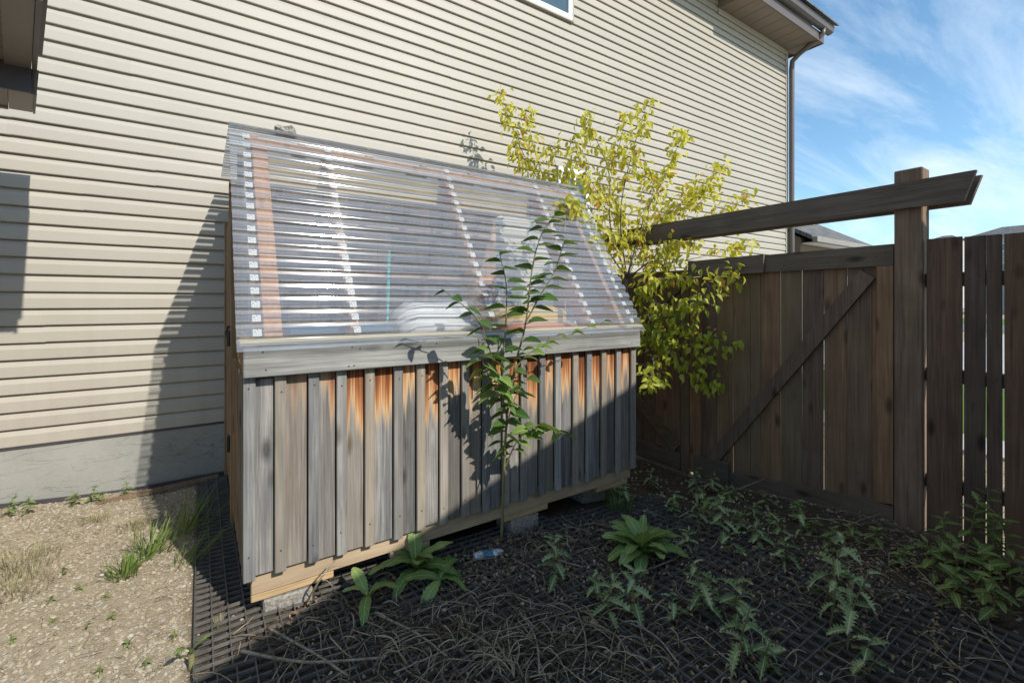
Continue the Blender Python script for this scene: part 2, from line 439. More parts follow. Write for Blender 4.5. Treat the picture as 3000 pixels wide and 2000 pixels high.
def strip_print():
    m, nt = new_mat('printed_closure_strip'); T = NT(nt)
    uv = T.n('ShaderNodeTexCoord').outputs['Object']
    b = T.n('ShaderNodeTexBrick', {'Scale': 1.0, 'Mortar Size': 0.0016, 'Brick Width': 0.0105, 'Row Height': 0.0055, 'Mortar Smooth': 0.0,
        'Color1': (0.06, 0.06, 0.06, 1), 'Color2': (0.09, 0.09, 0.09, 1), 'Mortar': (0.72, 0.72, 0.70, 1)}, offset=0.0)
    nt.links.new(uv, b.inputs['Vector'])
    sp = T.n('ShaderNodeSeparateXYZ', {0: uv})
    ax = T.math('ABSOLUTE', sp.outputs['X'])
    inside = T.math('LESS_THAN', ax, 0.0155)
    low = T.math('LESS_THAN', sp.outputs['Y'], 0.0)
    hi = T.noise(uv, 110, 2, 0.5)
    sq = T.ramp(hi, [(0.50, (0.72, 0.72, 0.70)), (0.54, (0.07, 0.07, 0.07))])
    c = T.mix(T.math('MULTIPLY', inside, low), (0.72, 0.72, 0.70), b.outputs[0])
    c = T.mix(T.math('MULTIPLY', inside, T.math('GREATER_THAN', sp.outputs['Y'], 0.003)), c, sq)
    T.out(c, 0.6)
    return m
M['strip'] = strip_print()

def leafmat(name, c1, c2, c3=None, trans=0.4, rough=0.45, per='obj', spec=0.4, vein=1.0):
    m, nt = new_mat(name); T = NT(nt)
    tcn = T.n('ShaderNodeTexCoord'); geo = T.n('ShaderNodeNewGeometry')
    rnd = T.n('ShaderNodeObjectInfo').outputs['Random'] if per == 'obj' else geo.outputs['Random Per Island']
    stops = [(0.1, c1), (0.8, c2)] if c3 is None else [(0.08, c1), (0.72, c2), (0.90, c2), (0.98, c3)]
    c = T.ramp(rnd, stops)
    n = T.noise(tcn.outputs['Object'], 30, 3, 0.6)
    c = T.mix(T.math('MULTIPLY', n, 0.3), c, tuple(x * 0.6 for x in c1))
    if per == 'obj' and vein:
        sx = T.n('ShaderNodeSeparateXYZ', {0: tcn.outputs['Object']})
        ay = T.math('ABSOLUTE', sx.outputs['Y'])
        mid = T.ramp(T.math('MULTIPLY', ay, 100.0), [(0.10, (1, 1, 1)), (0.28, (0, 0, 0))])
        sv = T.math('SINE', T.math('MULTIPLY', T.math('SUBTRACT', sx.outputs['X'], T.math('MULTIPLY', ay, 0.8)), 420.0 * vein))
        svf = T.ramp(sv, [(0.86, (0, 0, 0)), (0.98, (0.5, 0.5, 0.5))])
        c = T.mix(T.math('MULTIPLY', T.math('MAXIMUM', mid, svf), 0.6), c, tuple(min(0.7, x * 2.2 + 0.06) for x in c2))
    p = T.n('ShaderNodeBsdfPrincipled', {'Base Color': c, 'Roughness': rough, 'Specular IOR Level': spec})
    b = T.n('ShaderNodeBump', {'Strength': 0.3, 'Distance': 0.004, 'Height': n}); nt.links.new(b.outputs[0], p.inputs['Normal'])
    tb = T.n('ShaderNodeBsdfTranslucent', {'Color': T.mix(1.0, c, (1.0, 1.0, 0.55), 'MULTIPLY')})
    mx = T.n('ShaderNodeMixShader', {0: trans, 1: p.outputs[0], 2: tb.outputs[0]})
    T.n('ShaderNodeOutputMaterial', {0: mx.outputs[0]})
    return m
M['leaf_yellow'] = leafmat('yellow_green_leaf', (0.50, 0.48, 0.05), (0.82, 0.75, 0.14), (0.66, 0.32, 0.08), 0.5, 0.5, 'obj')
M['leaf_yellow_i'] = leafmat('yellow_green_foliage', (0.50, 0.48, 0.05), (0.82, 0.75, 0.14), (0.66, 0.32, 0.08), 0.5, 0.5, 'isl')
M['leaf_lime'] = leafmat('lime_leaf', (0.40, 0.46, 0.05), (0.66, 0.67, 0.10), None, 0.48, 0.5, 'isl')
M['leaf_lime_o'] = leafmat('lime_leaf_single', (0.40, 0.46, 0.05), (0.66, 0.67, 0.10), None, 0.48, 0.5, 'obj')
M['leaf_dark'] = leafmat('dark_sapling_leaf', (0.045, 0.10, 0.02), (0.09, 0.17, 0.035), None, 0.35, 0.4)
M['leaf_fresh'] = leafmat('fresh_green_leaf', (0.13, 0.22, 0.05), (0.22, 0.32, 0.08), None, 0.35, 0.5)
M['leaf_thistle'] = leafmat('thistle_leaf', (0.16, 0.23, 0.08), (0.36, 0.43, 0.19), None, 0.2, 0.6, vein=0.0001)
M['leaf_dock'] = leafmat('dock_leaf', (0.13, 0.22, 0.05), (0.27, 0.38, 0.11), None, 0.3, 0.5, vein=0.8)
M['leaf_weed'] = leafmat('weed_leaf', (0.11, 0.16, 0.04), (0.23, 0.30, 0.085), None, 0.3, 0.5)
M['leaf_grass'] = leafmat('grass_blade', (0.14, 0.22, 0.05), (0.26, 0.34, 0.10), None, 0.4, 0.5, 'isl')
M['leaf_straw'] = leafmat('dry_grass_blade', (0.30, 0.26, 0.14), (0.46, 0.42, 0.26), None, 0.3, 0.7, 'isl')
M['leaf_dead'] = leafmat('dead_leaf', (0.17, 0.105, 0.06), (0.42, 0.29, 0.17), (0.60, 0.50, 0.36), 0.15, 0.8, 'isl')
M['bark_pale'] = simple('pale_bark', (0.10, 0.085, 0.065), (0.22, 0.19, 0.16), 60, 0.9, 0.5, 0.2)
M['stem_green'] = simple('green_stem', (0.13, 0.12, 0.05), (0.22, 0.20, 0.09), 40, 0.7, 0.2, 0.3)
M['stalk'] = simple('dry_stalk', (0.16, 0.125, 0.085), (0.40, 0.34, 0.25), 40, 0.85, 0.3, 0.2)
def isl(name, stops, rough=0.9, sc=60):
    m, nt = new_mat(name); T = NT(nt)
    geo = T.n('ShaderNodeNewGeometry'); tcn = T.n('ShaderNodeTexCoord')
    c = T.ramp(geo.outputs['Random Per Island'], stops)
    n = T.noise(tcn.outputs['Object'], sc, 4, 0.6)
    c = T.mix(T.math('MULTIPLY', n, 0.55), c, tuple(x * 0.5 for x in stops[0][1]))
    T.out(c, rough, n, 0.35, 0.003, spec=0.2)
    return m
M['pebble'] = isl('beige_pebbles', [(0.0, (0.24, 0.195, 0.14)), (0.3, (0.42, 0.35, 0.245)), (0.7, (0.54, 0.465, 0.34)), (0.93, (0.42, 0.39, 0.34)), (1.0, (0.64, 0.59, 0.50))])
M['debris'] = isl('dry_stems', [(0.0, (0.075, 0.05, 0.032)), (0.4, (0.22, 0.165, 0.105)), (0.75, (0.46, 0.37, 0.245)), (1.0, (0.64, 0.54, 0.39))])
def soil():
    m, nt = new_mat('soil'); T = NT(nt)
    geo = T.n('ShaderNodeNewGeometry'); P = geo.outputs['Position']
    sp = T.n('ShaderNodeSeparateXYZ', {0: P})
    a = T.noise(P, 3.0, 6, 0.6); b = T.noise(P, 45, 5, 0.65); c3 = T.noise(P, 150, 3, 0.6)
    dark = T.ramp(b, [(0.3, (0.032, 0.025, 0.018)), (0.7, (0.13, 0.098, 0.068))])
    sand = T.ramp(T.math('MULTIPLY_ADD', b, 0.6, T.math('MULTIPLY', a, 0.4)), [(0.3, (0.24, 0.19, 0.13)), (0.55, (0.38, 0.315, 0.225)), (0.75, (0.48, 0.41, 0.305))])
    fx = T.ramp(T.math('ADD', T.math('MULTIPLY', T.math('SUBTRACT', a, 0.5), 0.03), T.math('MULTIPLY_ADD', sp.outputs['X'], 1.0, 0.55)), [(0.46, (0, 0, 0)), (0.54, (1, 1, 1))])
    far = T.ramp(T.math('MULTIPLY', sp.outputs['X'], 0.1), [(0.385, (0, 0, 0)), (0.40, (1, 1, 1))])
    col = T.mix(T.math('SUBTRACT', fx, far, clamp=True), sand, dark)
    h = T.math('MULTIPLY_ADD', c3, 0.3, T.math('MULTIPLY', b, 0.7))
    T.out(col, 0.95, h, 0.7, 0.02, spec=0.15)
    return m
M['soil'] = soil()
M['lawn'] = simple('lawn_grass', (0.07, 0.13, 0.02), (0.14, 0.22, 0.045), 30, 0.9, 0.5, 0.2, detail=6, bdist=0.03)
M['asphalt'] = simple('grey_road', (0.16, 0.16, 0.155), (0.21, 0.205, 0.20), 12, 0.9, 0.2, 0.2)

# ------------------------------------------------------------------ ground
def frange(a, b, st):
    n = int(round((b - a) / st)); return [a + (b - a) * i / n for i in range(n + 1)]
xs = [-400, -120, -40, -12, -6, -3.5] + frange(-2.6, 6.4, 0.09) + [7, 9, 14, 24, 50, 120, 300, 700]
ys = [-400, -120, -40, -12, -6, -4] + frange(-3, 6.0, 0.1) + [7, 9, 14, 24, 50, 120, 400]
rg = random.Random(3)
def gnoise(x, y):
    return 0.008 * math.sin(5.1 * x + 1.3 * y) * math.sin(4.3 * y - 2.1 * x) + 0.006 * math.sin(11 * x + 7 * y)
mb = MB()
mb.v = [(x, y, gz(x, y) + gnoise(x, y) - 0.012) for y in ys for x in xs]
nx = len(xs)
mb.f = [(j*nx+i, j*nx+i+1, (j+1)*nx+i+1, (j+1)*nx+i) for j in range(len(ys)-1) for i in range(nx-1)]
g = link('ground', mb.mesh('ground', M['soil'], True)); tag(g, kind='structure')

def sheet(name, x0, x1, y0, y1, z, mat):
    m = MB(); m.box(x0, x1, y0, y1, z - 0.06, z)
    return tag(build(m, name, mat), kind='structure')
sheet('sidewalk', 6.55, 7.35, -30, 4.7, -0.035, M['paving'])
sheet('lawn', 7.36, 11.7, -30, 4.7, -0.045, M['lawn'])
sheet('driveway', 11.71, 34, -30, 4.95, -0.04, M['paving'])
sheet('road', 34.02, 44, -200, 200, -0.035, M['asphalt'])
sheet('far_lawn', 44.02, 60, -200, 200, -0.03, M['lawn'])

# gravel: one mesh of real pebbles
def pebble_proto(r):
    t = (1 + 5 ** 0.5) / 2
    V = [(-1,t,0),(1,t,0),(-1,-t,0),(1,-t,0),(0,-1,t),(0,1,t),(0,-1,-t),(0,1,-t),(t,0,-1),(t,0,1),(-t,0,-1),(-t,0,1)]
    Fc = [(0,11,5),(0,5,1),(0,1,7),(0,7,10),(0,10,11),(1,5,9),(5,11,4),(11,10,2),(10,7,6),(7,1,8),(3,9,4),(3,4,2),(3,2,6),(3,6,8),(3,8,9),(4,9,5),(2,4,11),(6,2,10),(8,6,7),(9,8,1)]
    return [Vector(v).normalized() for v in V], Fc
PV, PF = pebble_proto(1)
def scatter_pebbles(mb, n, region, smin, smax, rr, keep=None):
    k = 0
    while k < n:
        x = rr.uniform(region[0], region[1]); y = rr.uniform(region[2], region[3])
        if keep and not keep(x, y, rr): k += 0.2; continue
        k += 1
        s = smin + (smax - smin) * rr.random() ** 2.2
        a = rr.uniform(0, 6.28); ca, sa = math.cos(a), math.sin(a)
        e = (s, s * rr.uniform(0.6, 0.95), s * rr.uniform(0.35, 0.6)); tl = rr.uniform(-0.35, 0.35)
        z0 = gz(x, y) + gnoise(x, y) - 0.012 + e[2] * rr.uniform(0.1, 0.75)
        jit = [1 + rr.uniform(-0.2, 0.2) for _ in PV]
        o = len(mb.v)
        for v, j in zip(PV, jit):
            p = (v.x * e[0] * j, v.y * e[1] * j, v.z * e[2] * j)
            q = (p[0] * ca - p[1] * sa, p[0] * sa + p[1] * ca, p[2] + p[0] * tl)
            mb.v.append((x + q[0], y + q[1], z0 + q[2]))
        mb.f += [(f[0]+o, f[1]+o, f[2]+o) for f in PF]
rr = random.Random(11)
mb = MB()
def dens(x, y, r):
    return math.sin(3.1 * x + 2 * y) * math.sin(2.3 * y - 1.7 * x) * 0.3 + 0.75 > r.random()
scatter_pebbles(mb, 24000, (-1.75, -0.055, 1.75, 4.75), 0.004, 0.0135, rr, dens)
tag(link('gravel', mb.mesh('gravel', M['pebble'])), 'loose beige gravel on the sunlit ground beside the wall', 'gravel', kind='stuff')
mb = MB()
scatter_pebbles(mb, 2600, (3.0, 6.4, 0.3, 4.4), 0.006, 0.02, rr)
scatter_pebbles(mb, 900, (-0.02, 3.2, 1.0, 2.6), 0.004, 0.013, rr)
tag(link('gravel', mb.mesh('gravel_gate', M['pebble'])), 'loose gravel under and beyond the wooden gate', 'gravel', kind='stuff')

# ------------------------------------------------------------------ neighbour house
WY = 4.774
HX0, HX1 = -3.2, 10.2
house = thing('house', 'tall house clad in beige horizontal vinyl siding with brown gutter', 'house', (4, WY + 3, 0))
bx('wall', HX0, HX1, WY + 0.03, WY + 7, 0.44, 9.5, M['siding'], house, c=0)
bx('foundation', HX0, HX1 - 0.02, WY + 0.012, WY + 6.9, -0.6, 0.442, M['parging'], house, c=0)
P = 0.1257; Z0 = 0.447
prof = [(-0.018, 0.0), (-0.0205, 0.004), (-0.0205, 0.012), (-0.0175, 0.076), (-0.0145, 0.083), (-0.004, 0.102), (0.0005, 0.113), (0.008, 0.118), (0.009, 0.135)]
prof_in = [(0.004, 0.0)]
rs = random.Random(21)
LW = (3.96, 4.52, 2.30, 3.33)      # lower window x0 x1 z0 z1
UW = (2.95, 4.20, 5.365, 6.75)
mcache = {}
def siding_mesh(L):
    key = round(L, 3)
    if key not in mcache:
        m = MB(); vs = []; n = len(prof)
        pr = [(0.0095, 0.0)] + prof + [(0.0105, 0.135)]
        m.prism([(p[0], p[1]) for p in pr], 0, 0.0, key)
        me = m.mesh('siding_board', M['siding'])
        mcache[key] = me
    return mcache[key]
row = 0; joints = None
while True:
    z = Z0 + row * P
    if z > 7.5: break
    xr = 7.72 if z > 6.75 else HX1 - 0.03
    if row % 2 == 0:
        joints = []; x = HX0 + rs.uniform(0.6, 3.5)
        while x < HX1 - 0.5: joints.append(round(x, 2)); x += 3.66
    cuts = [HX0] + [j for j in joints if j < xr - 0.3] + [xr]
    segs = list(zip(cuts[:-1], cuts[1:]))
    out = []
    for a, b in segs:
        cur = [(a, b)]
        for W in (LW, UW):
            if z + P > W[2] + 0.02 and z < W[3] - 0.02:
                nxt = []
                for c, d in cur:
                    if d <= W[0] or c >= W[1]: nxt.append((c, d)); continue
                    if c < W[0] - 0.02: nxt.append((c, W[0]))
                    if d > W[1] + 0.02: nxt.append((W[1], d))
                cur = nxt
        out += cur
    for k, (a, b) in enumerate(out):
        lap = 0.018 if (k + 1 < len(out) and abs(out[k+1][0] - b) < 1e-6) else 0
        o = link('siding_board', siding_mesh(round(b - a + lap, 2)), house)
        o.location = Vector((a, WY + 0.018 - (0.0022 if lap else 0), z + rs.uniform(-0.0012, 0.0012) + (0.003 * (k % 2)))) - wloc(house)
    row += 1
bx('starter_strip', HX0, HX1 - 0.03, WY + 0.003, WY + 0.03, 0.430, 0.446, M['dark_metal_and_shade'], house, c=0.001)
bx('corner_trim', HX1 - 0.032, HX1 + 0.05, WY - 0.012, WY + 0.09, 0.44, 6.80, M['siding'], house)
def window(W, sill=True):
    x0, x1, z0, z1 = W
    wdw = bx('window', x0 - 0.0, x1 + 0.0, WY + 0.005, WY + 0.03, z0, z1, M['white_vinyl'], house, 0.001)
    e = 0.07
    for (a, b, c, d) in ((x0, x1, z0, z0 + e), (x0, x1, z1 - e, z1), (x0, x0 + e, z0 + e, z1 - e), (x1 - e, x1, z0 + e, z1 - e)):
        bx('frame', a, b, WY - 0.03, WY + 0.004, c, d, M['white_vinyl'], wdw, 0.004)
    bx('mullion', (x0+x1)/2 - 0.03, (x0+x1)/2 + 0.03, WY - 0.02, WY + 0.004, z0 + e, z1 - e, M['white_vinyl'], wdw, 0.004)
    bx('pane', x0 + e, x1 - e, WY - 0.004, WY + 0.002, z0 + e, z1 - e, M['glass'], wdw, 0)
    t = 0.022
    bx('trim', x0 - t, x1 + t, WY - 0.034, WY + 0.02, z0 - t, z0 - 0.001, M['siding'], wdw, 0.003)
    bx('trim', x0 - t, x0 - 0.001, WY - 0.034, WY + 0.02, z0, z1, M['siding'], wdw, 0.003)
    bx('trim', x1 + 0.001, x1 + t, WY - 0.034, WY + 0.02, z0, z1, M['siding'], wdw, 0.003)
window(LW); window(UW)
# boxed eave return with soffit boards, fascia, gutter and downspout
EX0, EX1 = 7.74, 10.52
EY = 4.2
for k in range(9):
    a = EX0 + (EX1 - EX0) * k / 9; b = EX0 + (EX1 - EX0) * (k + 1) / 9
    bx('soffit_panel', a + 0.004, b - 0.004, EY + 0.02, WY - 0.002, 6.80, 6.82, M['soffit_plain'], house, 0.004)
for k in range(6):
    a = WY + 0.1 + k * 0.3
    bx('soffit_panel', HX1 + 0.06, EX1 - 0.01, a + 0.004, a + 0.296, 6.80, 6.82, M['soffit_plain'], house, 0.004)
bx('frieze_trim', EX0 - 0.05, HX1, WY - 0.03, WY + 0.004, 6.70, 6.797, M['siding'], house, 0.004)
bx('fascia', EX0 - 0.02, EX1, EY - 0.005, EY + 0.018, 6.78, 6.97, M['brown_metal'], house, 0.003)
bx('fascia', EX1 - 0.012, EX1 + 0.01, EY + 0.02, WY + 2.2, 6.78, 6.97, M['brown_metal'], house, 0.003)
bx('return_end', EX0 - 0.03, EX0 - 0.005, EY + 0.0, WY, 6.78, 7.4, M['soffit_plain'], house, 0.003)
bx('eave_block', EX0, EX1 - 0.015, EY + 0.02, WY + 2.2, 6.83, 6.98, M['soffit_plain'], house, 0)
m = MB(); m.prism([(EY - 0.135, 7.11), (EY - 0.115, 7.01), (EY - 0.06, 6.985), (EY - 0.006, 6.985), (EY - 0.006, 7.11)], 0, 5.0, EX1 + 0.16)
build(m, 'gutter', M['brown_metal'], house)
m = MB(); m.prism([(EY - 0.19, 7.13), (EY - 0.19, 7.16), (WY + 3.5, 9.4), (WY + 3.5, 9.37)], 0, 4.9, EX1 + 0.24)
build(m, 'roof', M['shingles'], house)
m = MB()
dsx = 10.265
m.tube([(10.35, EY - 0.06, 7.0), (10.345, EY - 0.05, 6.90), (10.32, EY + 0.06, 6.82), (10.27, WY - 0.22, 6.66), (dsx, WY - 0.09, 6.56), (dsx, WY - 0.075, 6.42), (dsx, WY - 0.075, 3.0), (dsx, WY - 0.075, 0.1)], 0.05, 0.05, 8)
build(m, 'downspout', M['brown_metal'], house, True)

# edging strips along the foundation
m = MB(); pts = [(x, WY - 0.045 - 0.02 * math.sin(x * 2.1), gz(x, WY) + 0.015 + 0.01 * math.sin(x * 3)) for x in frange(-2.4, 0.2, 0.13)]
for i in range(len(pts) - 1):
    (x0, y0, z0), (x1, y1, z1) = pts[i], pts[i+1]
    m.add([(x0,y0,z0-.05),(x1,y1,z1-.05),(x1,y1,z1+.004),(x0,y0,z0+.004),(x0,y0+.012,z0-.05),(x1,y1+.012,z1-.05),(x1,y1+.012,z1+.004),(x0,y0+.012,z0+.004)],
          [(0,1,2,3),(5,4,7,6),(3,2,6,7),(0,3,7,4),(1,5,6,2)])
tag(build(m, 'edging_strip', M['dark_metal_and_shade']), 'thin dark edging strip along the foot of the house foundation', 'edging')
m = MB(); m.cbox(-0.45, 0.33, -0.025, 0.025, -0.004, 0.004, 0.002)
eb = tag(link('old_lath', m.mesh('old_lath', M['gate_y']), None, (-0.22, 4.60, gz(-0.2, 4.6) + 0.012), (0.5, -0.02, 0.12)), 'weathered brown lath lying against the foot of the foundation', 'board')

# ------------------------------------------------------------------ roof corner at upper left
can = thing('roof_overhang', 'taupe roof overhang with vented soffit reaching in at upper left', 'roof', (-1.6, 3.5, 2.7))
def edge_x(y): return -0.932 + (4.244 - y) * (0.235)
YN, YF, YM = 2.93, 4.244, 3.85
def slab(name, y0, y1, z0, z1, xl, dxr, mat, n=1):
    m = MB(); a, b = edge_x(y0) + dxr, edge_x(y1) + dxr
    m.add([(xl,y0,z0),(a,y0,z0),(b,y1,z0),(xl,y1,z0),(xl,y0,z1),(a,y0,z1),(b,y1,z1),(xl,y1,z1)],
          [(0,3,2,1),(4,5,6,7),(0,1,5,4),(1,2,6,5),(2,3,7,6),(3,0,4,7)])
    return build(m, name, mat, can)
yy = YN
while yy < YM - 0.02:
    y2 = min(yy + 0.145, YM); slab('soffit_panel', yy + 0.004, y2 - 0.004, 2.905, 2.92, -2.2, -0.125, M['soffit_vent']); yy = y2
def strip(name, y0, y1, z0, z1, d0, d1, mat):
    m = MB(); a0, b0, a1, b1 = edge_x(y0)+d0, edge_x(y1)+d0, edge_x(y0)+d1, edge_x(y1)+d1
    m.add([(a0,y0,z0),(a1,y0,z0),(b1,y1,z0),(b0,y1,z0),(a0,y0,z1),(a1,y0,z1),(b1,y1,z1),(b0,y1,z1)],
          [(0,3,2,1),(4,5,6,7),(0,1,5,4),(1,2,6,5),(2,3,7,6),(3,0,4,7)])
    return build(m, name, mat, can)
strip('fascia', YN, YM, 2.885, 2.93, -0.124, -0.012, M['taupe_metal'])
strip('rake_trim', YN, YM, 2.875, 2.99, -0.010, 0.012, M['brown_metal'])
strip('rake_trim', YM + 0.001, YF, 2.735, 2.878, 0.001, 0.012, M['brown_metal'])
strip('drip_edge', YN, YM, 2.975, 2.992, 0.013, 0.035, M['dark_metal_and_shade'])
slab('eave_box_shade_face', YM, YM + 0.02, 2.742, 2.93, -2.2, -0.012, M['dark_metal_and_shade'])  # deep shade on this near face is put into its dark colour
slab('eave_box_soffit', YM + 0.022, YF - 0.03, 2.748, 2.765, -2.2, -0.11, M['soffit_vent'])
strip('corner_box', YM + 0.021, YF - 0.002, 2.742, 2.874, -0.108, 0.0, M['taupe_metal'])
slab('eave_fascia', YF - 0.028, YF, 2.735, 2.874, -2.2, -0.11, M['taupe_metal'])
slab('roof_deck', YN, YM + 0.03, 2.994, 3.03, -2.2, 0.03, M['shingles'])
slab('roof_deck', YM + 0.031, YF + 0.01, 2.880, 2.896, -2.2, 0.02, M['shingles'])
bx('wall', -3.4, -1.75, 1.2, 4.0, -0.2, 2.9, M['grey_siding'], can, 0)

# ------------------------------------------------------------------ garage behind the camera (casts the broad shadow)
gar = thing('garage', 'beige sided garage with a sloping roof standing behind the viewpoint', 'garage', (2, -4, 0))
def rz(x): return 3.335 + 0.37 * (x - 2.359)
m = MB(); m.prism([(-0.6, rz(-0.6)-.12), (4.0, rz(4.0)-.12), (4.75, rz(4.0)-.12-0.29), (4.75, rz(4.0)-0.29), (4.0, rz(4.0)), (-0.6, rz(-0.6))], 1, -8.0, -1.0)
build(m, 'roof', M['shingles'], gar)
m = MB(); m.prism([(-0.2, -0.3), (4.2, -0.3), (4.2, rz(4.0)-.25), (4.0, rz(4.0)-.13), (-0.2, rz(-0.2)-.13)], 1, -7.8, -1.35)
build(m, 'wall', M['grey_siding'], gar)

# ------------------------------------------------------------------ lean-to greenhouse shed
SX0, SX1, SY = 0.148, 2.829, 2.446
shed = thing('garden_shed', 'weathered wooden lean-to shed with clear corrugated plastic roof', 'shed', (1.49, 3.5, 0))
bat = [0.15 + 0.1457 * i for i in range(19)]
obs = [0.15,0.281,0.43,0.565,0.709,0.867,1.0,1.142,1.285,1.432,1.578,1.718,1.872,2.008,2.17,2.301,2.452,2.607,2.771]
rb = random.Random(5)
for i, x in enumerate(obs):
    nxt = obs[i+1] if i + 1 < len(obs) else SX1
    bw = 0.050 if i < 18 else 0.055
    zb = 0.197 + rb.uniform(-0.008, 0.006)
    bx('batten', x, min(x + bw, SX1), SY - 0.0025, SY + 0.02, zb, 1.150 + rb.uniform(-0.003, 0), M['shed_batten'], shed, 0.003, (0, rb.uniform(-0.002, 0.002), 0))
    if i < 18:
        zb = 0.203 + rb.uniform(-0.01, 0.006)
        bx('board', x + bw - 0.012, nxt - 0.003, SY + 0.0205, SY + 0.0405, zb, 1.146 - (0.012 if i == 0 else 0) + rb.uniform(-0.003, 0.002), M['shed_board'], shed, 0.003)
bx('fascia_board', SX0, SX1, SY - 0.042, SY - 0.003, 1.152, 1.293, M['fascia'], shed, 0.004)
bx('sill_board', SX0 - 0.018, SX1 + 0.01, SY - 0.058, SY + 0.05, 1.300, 1.325, M['sill'], shed, 0.004)
bx('skirt_beam', 0.185, 2.81, SY + 0.042, SY + 0.08, 0.108, 0.24, M['skirt'], shed, 0.004)
for a, b in ((0.185, 0.56), (0.86, 1.10), (1.62, 1.98), (2.45, 2.78)):
    bx('skirt_beam', a, b, SY + 0.046, SY + 0.082, 0.070, 0.1055, M['skirt'], shed, 0.004)
bx('gap_shade_sheet', 0.19, 2.79, SY + 0.0415, SY + 0.05, 0.245, 1.15, M['dark_metal_and_shade'], shed, 0)  # added dark sheet, stands in for the shade inside seen through the board gaps
# end walls
for side, xw in ((0, 0.168), (1, 2.812)):
    for k in range(7):
        y = SY + 0.05 + k * 0.135
        sgn = -1 if side == 0 else 1
        bx('end_batten', xw + sgn * 0.012 - 0.008, xw + sgn * 0.012 + 0.008, y, y + 0.05, 0.2, 1.15, M['end_z'], shed, 0.003)
        bx('end_board', xw - 0.008, xw + 0.003, y + 0.045, y + 0.14, 0.205, 1.15, M['end_z'], shed, 0.002)
    m = MB(); m.prism([(SY, 1.292), (SY + 0.42, 1.292), (SY + 0.42, 1.24), (SY + 0.20, 1.20), (SY + 0.005, 1.153)], 0, *((0.150, 0.159) if side == 0 else (2.82, 2.829)))
    build(m, 'end_fascia', M['end_z'], shed)
door = bx('door', 0.150, 0.175, 3.46, 4.36, 0.2, 2.1, M['end_z'], shed, 0.004)
for y in (3.42, 4.40):
    bx('door_frame', 0.138, 0.20, y - 0.035, y + 0.035, 0.1, 2.15, M['end_z'], door, 0.004)
for z in (0.55, 1.22):
    bx('hinge', 0.118, 0.137, 3.40, 3.46, z, z + 0.10, M['black_iron'], door, 0.004)
m = MB(); m.tube([(0.15, 3.40, 1.34), (0.125, 3.40, 1.345), (0.115, 3.43, 1.31), (0.12, 3.45, 1.27)], 0.010, 0.007, 6)
build(m, 'latch', M['black_iron'], door)
bx('corner_post', 0.172, 0.26, 3.26, 3.35, 0.2, 2.44, M['end_z'], shed, 0.004)
bx('corner_post', 2.72, 2.81, 3.26, 3.35, 0.2, 2.44, M['cedar'], shed, 0.004)
bx('corner_post', 0.172, 0.26, 4.44, 4.52, 0.05, 2.5, M['end_z'], shed, 0.004)
for k in range(19):
    x = 0.18 + k * 0.1395
    bx('back_board', x, x + 0.136, 4.53, 4.55, 0.1, 2.52, M['brown_z'], shed, 0.002)
for k in range(4):
    bx('back_rail', 0.27, 2.80, 4.49, 4.528, 0.7 + 0.5 * k, 0.79 + 0.5 * k, M['cedar'], shed, 0.003)
bx('floor', 0.19, 2.79, SY + 0.09, 4.5, 0.12, 0.15, M['brown_z'], shed, 0.002)
bx('skirt_beam', 0.19, 2.80, SY + 0.30, SY + 0.34, -0.02, 0.118, M['brown_z'], shed, 0.003)
bx('shelf', 0.27, 2.78, SY + 0.10, 3.20, 1.10, 1.13, M['skirt'], shed, 0.003)
# rafters along the front slope and on the flat rear roof
A0 = Vector((0, 2.40, 1.315)); A1 = Vector((0, 3.135, 2.515))
sd = (A1 - A0).normalized(); sn = Vector((0, -sd.z, sd.y))       # outward normal of the front slope
SLEN = (A1 - A0).length
def slope_box(name, x0, x1, s0, s1, h0, h1, mat, parent):
    m = MB(); m.cbox(x0, x1, s0, s1, h0, h1, 0.003)
    m.v = [tuple(Vector((v[0], 0, 0)) + A0 + sd * v[1] + sn * v[2]) for v in m.v]
    return build(m, name, mat, parent)
RAF = [0.275, 0.66, 1.50, 2.33, 2.67]
for x in RAF:
    w = 0.04 if x < 0.3 else 0.022
    slope_box('rafter', x - w, x + w, 0.04, SLEN - 0.03, -0.13, -0.022, M['cedar'], shed)
for x in (0.25, 0.52, 0.95, 1.35, 1.75, 2.15, 2.6):
    bx('rear_rafter', x - 0.022, x + 0.022, 3.16, 4.55, 2.42, 2.515, M['cedar'], shed, 0.003)
bx('ridge_board', 0.2, 2.78, 3.16, 3.20, 2.22, 2.415, M['pale_plank'], shed, 0.003)
bx('ridge_beam', 0.2, 2.78, 3.10, 3.15, 2.425, 2.475, M['cedar'], shed, 0.003)
# corrugated sheets
PITCH = 0.077
def corr_profile(s0, s1):
    pts = []; k = math.floor(s0 / PITCH)
    while k * PITCH < s1:
        b = k * PITCH
        for ds, h in ((0.0, -0.002), (0.017, 0.0015), (0.0255, 0.015), (0.031, 0.0165), (0.0485, 0.016), (0.052, 0.0172), (0.066, 0.0155), (0.0745, -0.003)):
            if s0 <= b + ds <= s1: pts.append((b + ds, h))
        k += 1
    return pts
def sheet_front(s0, s1, lift, nx=4):
    m = MB(); pts = corr_profile(s0, s1); X0, X1 = 0.120, 2.838
    for i in range(nx + 1):
        x = X0 + (X1 - X0) * i / nx
        sag = 0.0
        for s, h in pts:
            m.v.append(tuple(Vector((x, 0, 0)) + A0 + sd * s + sn * (h + lift + sag)))
    n = len(pts)
    m.f = [(i*n+j, (i+1)*n+j, (i+1)*n+j+1, i*n+j+1) for i in range(nx) for j in range(n - 1)]
    return m
m = sheet_front(-0.055, 0.66, 0.0); build(m, 'corrugated_panel', M['plastic'], shed)
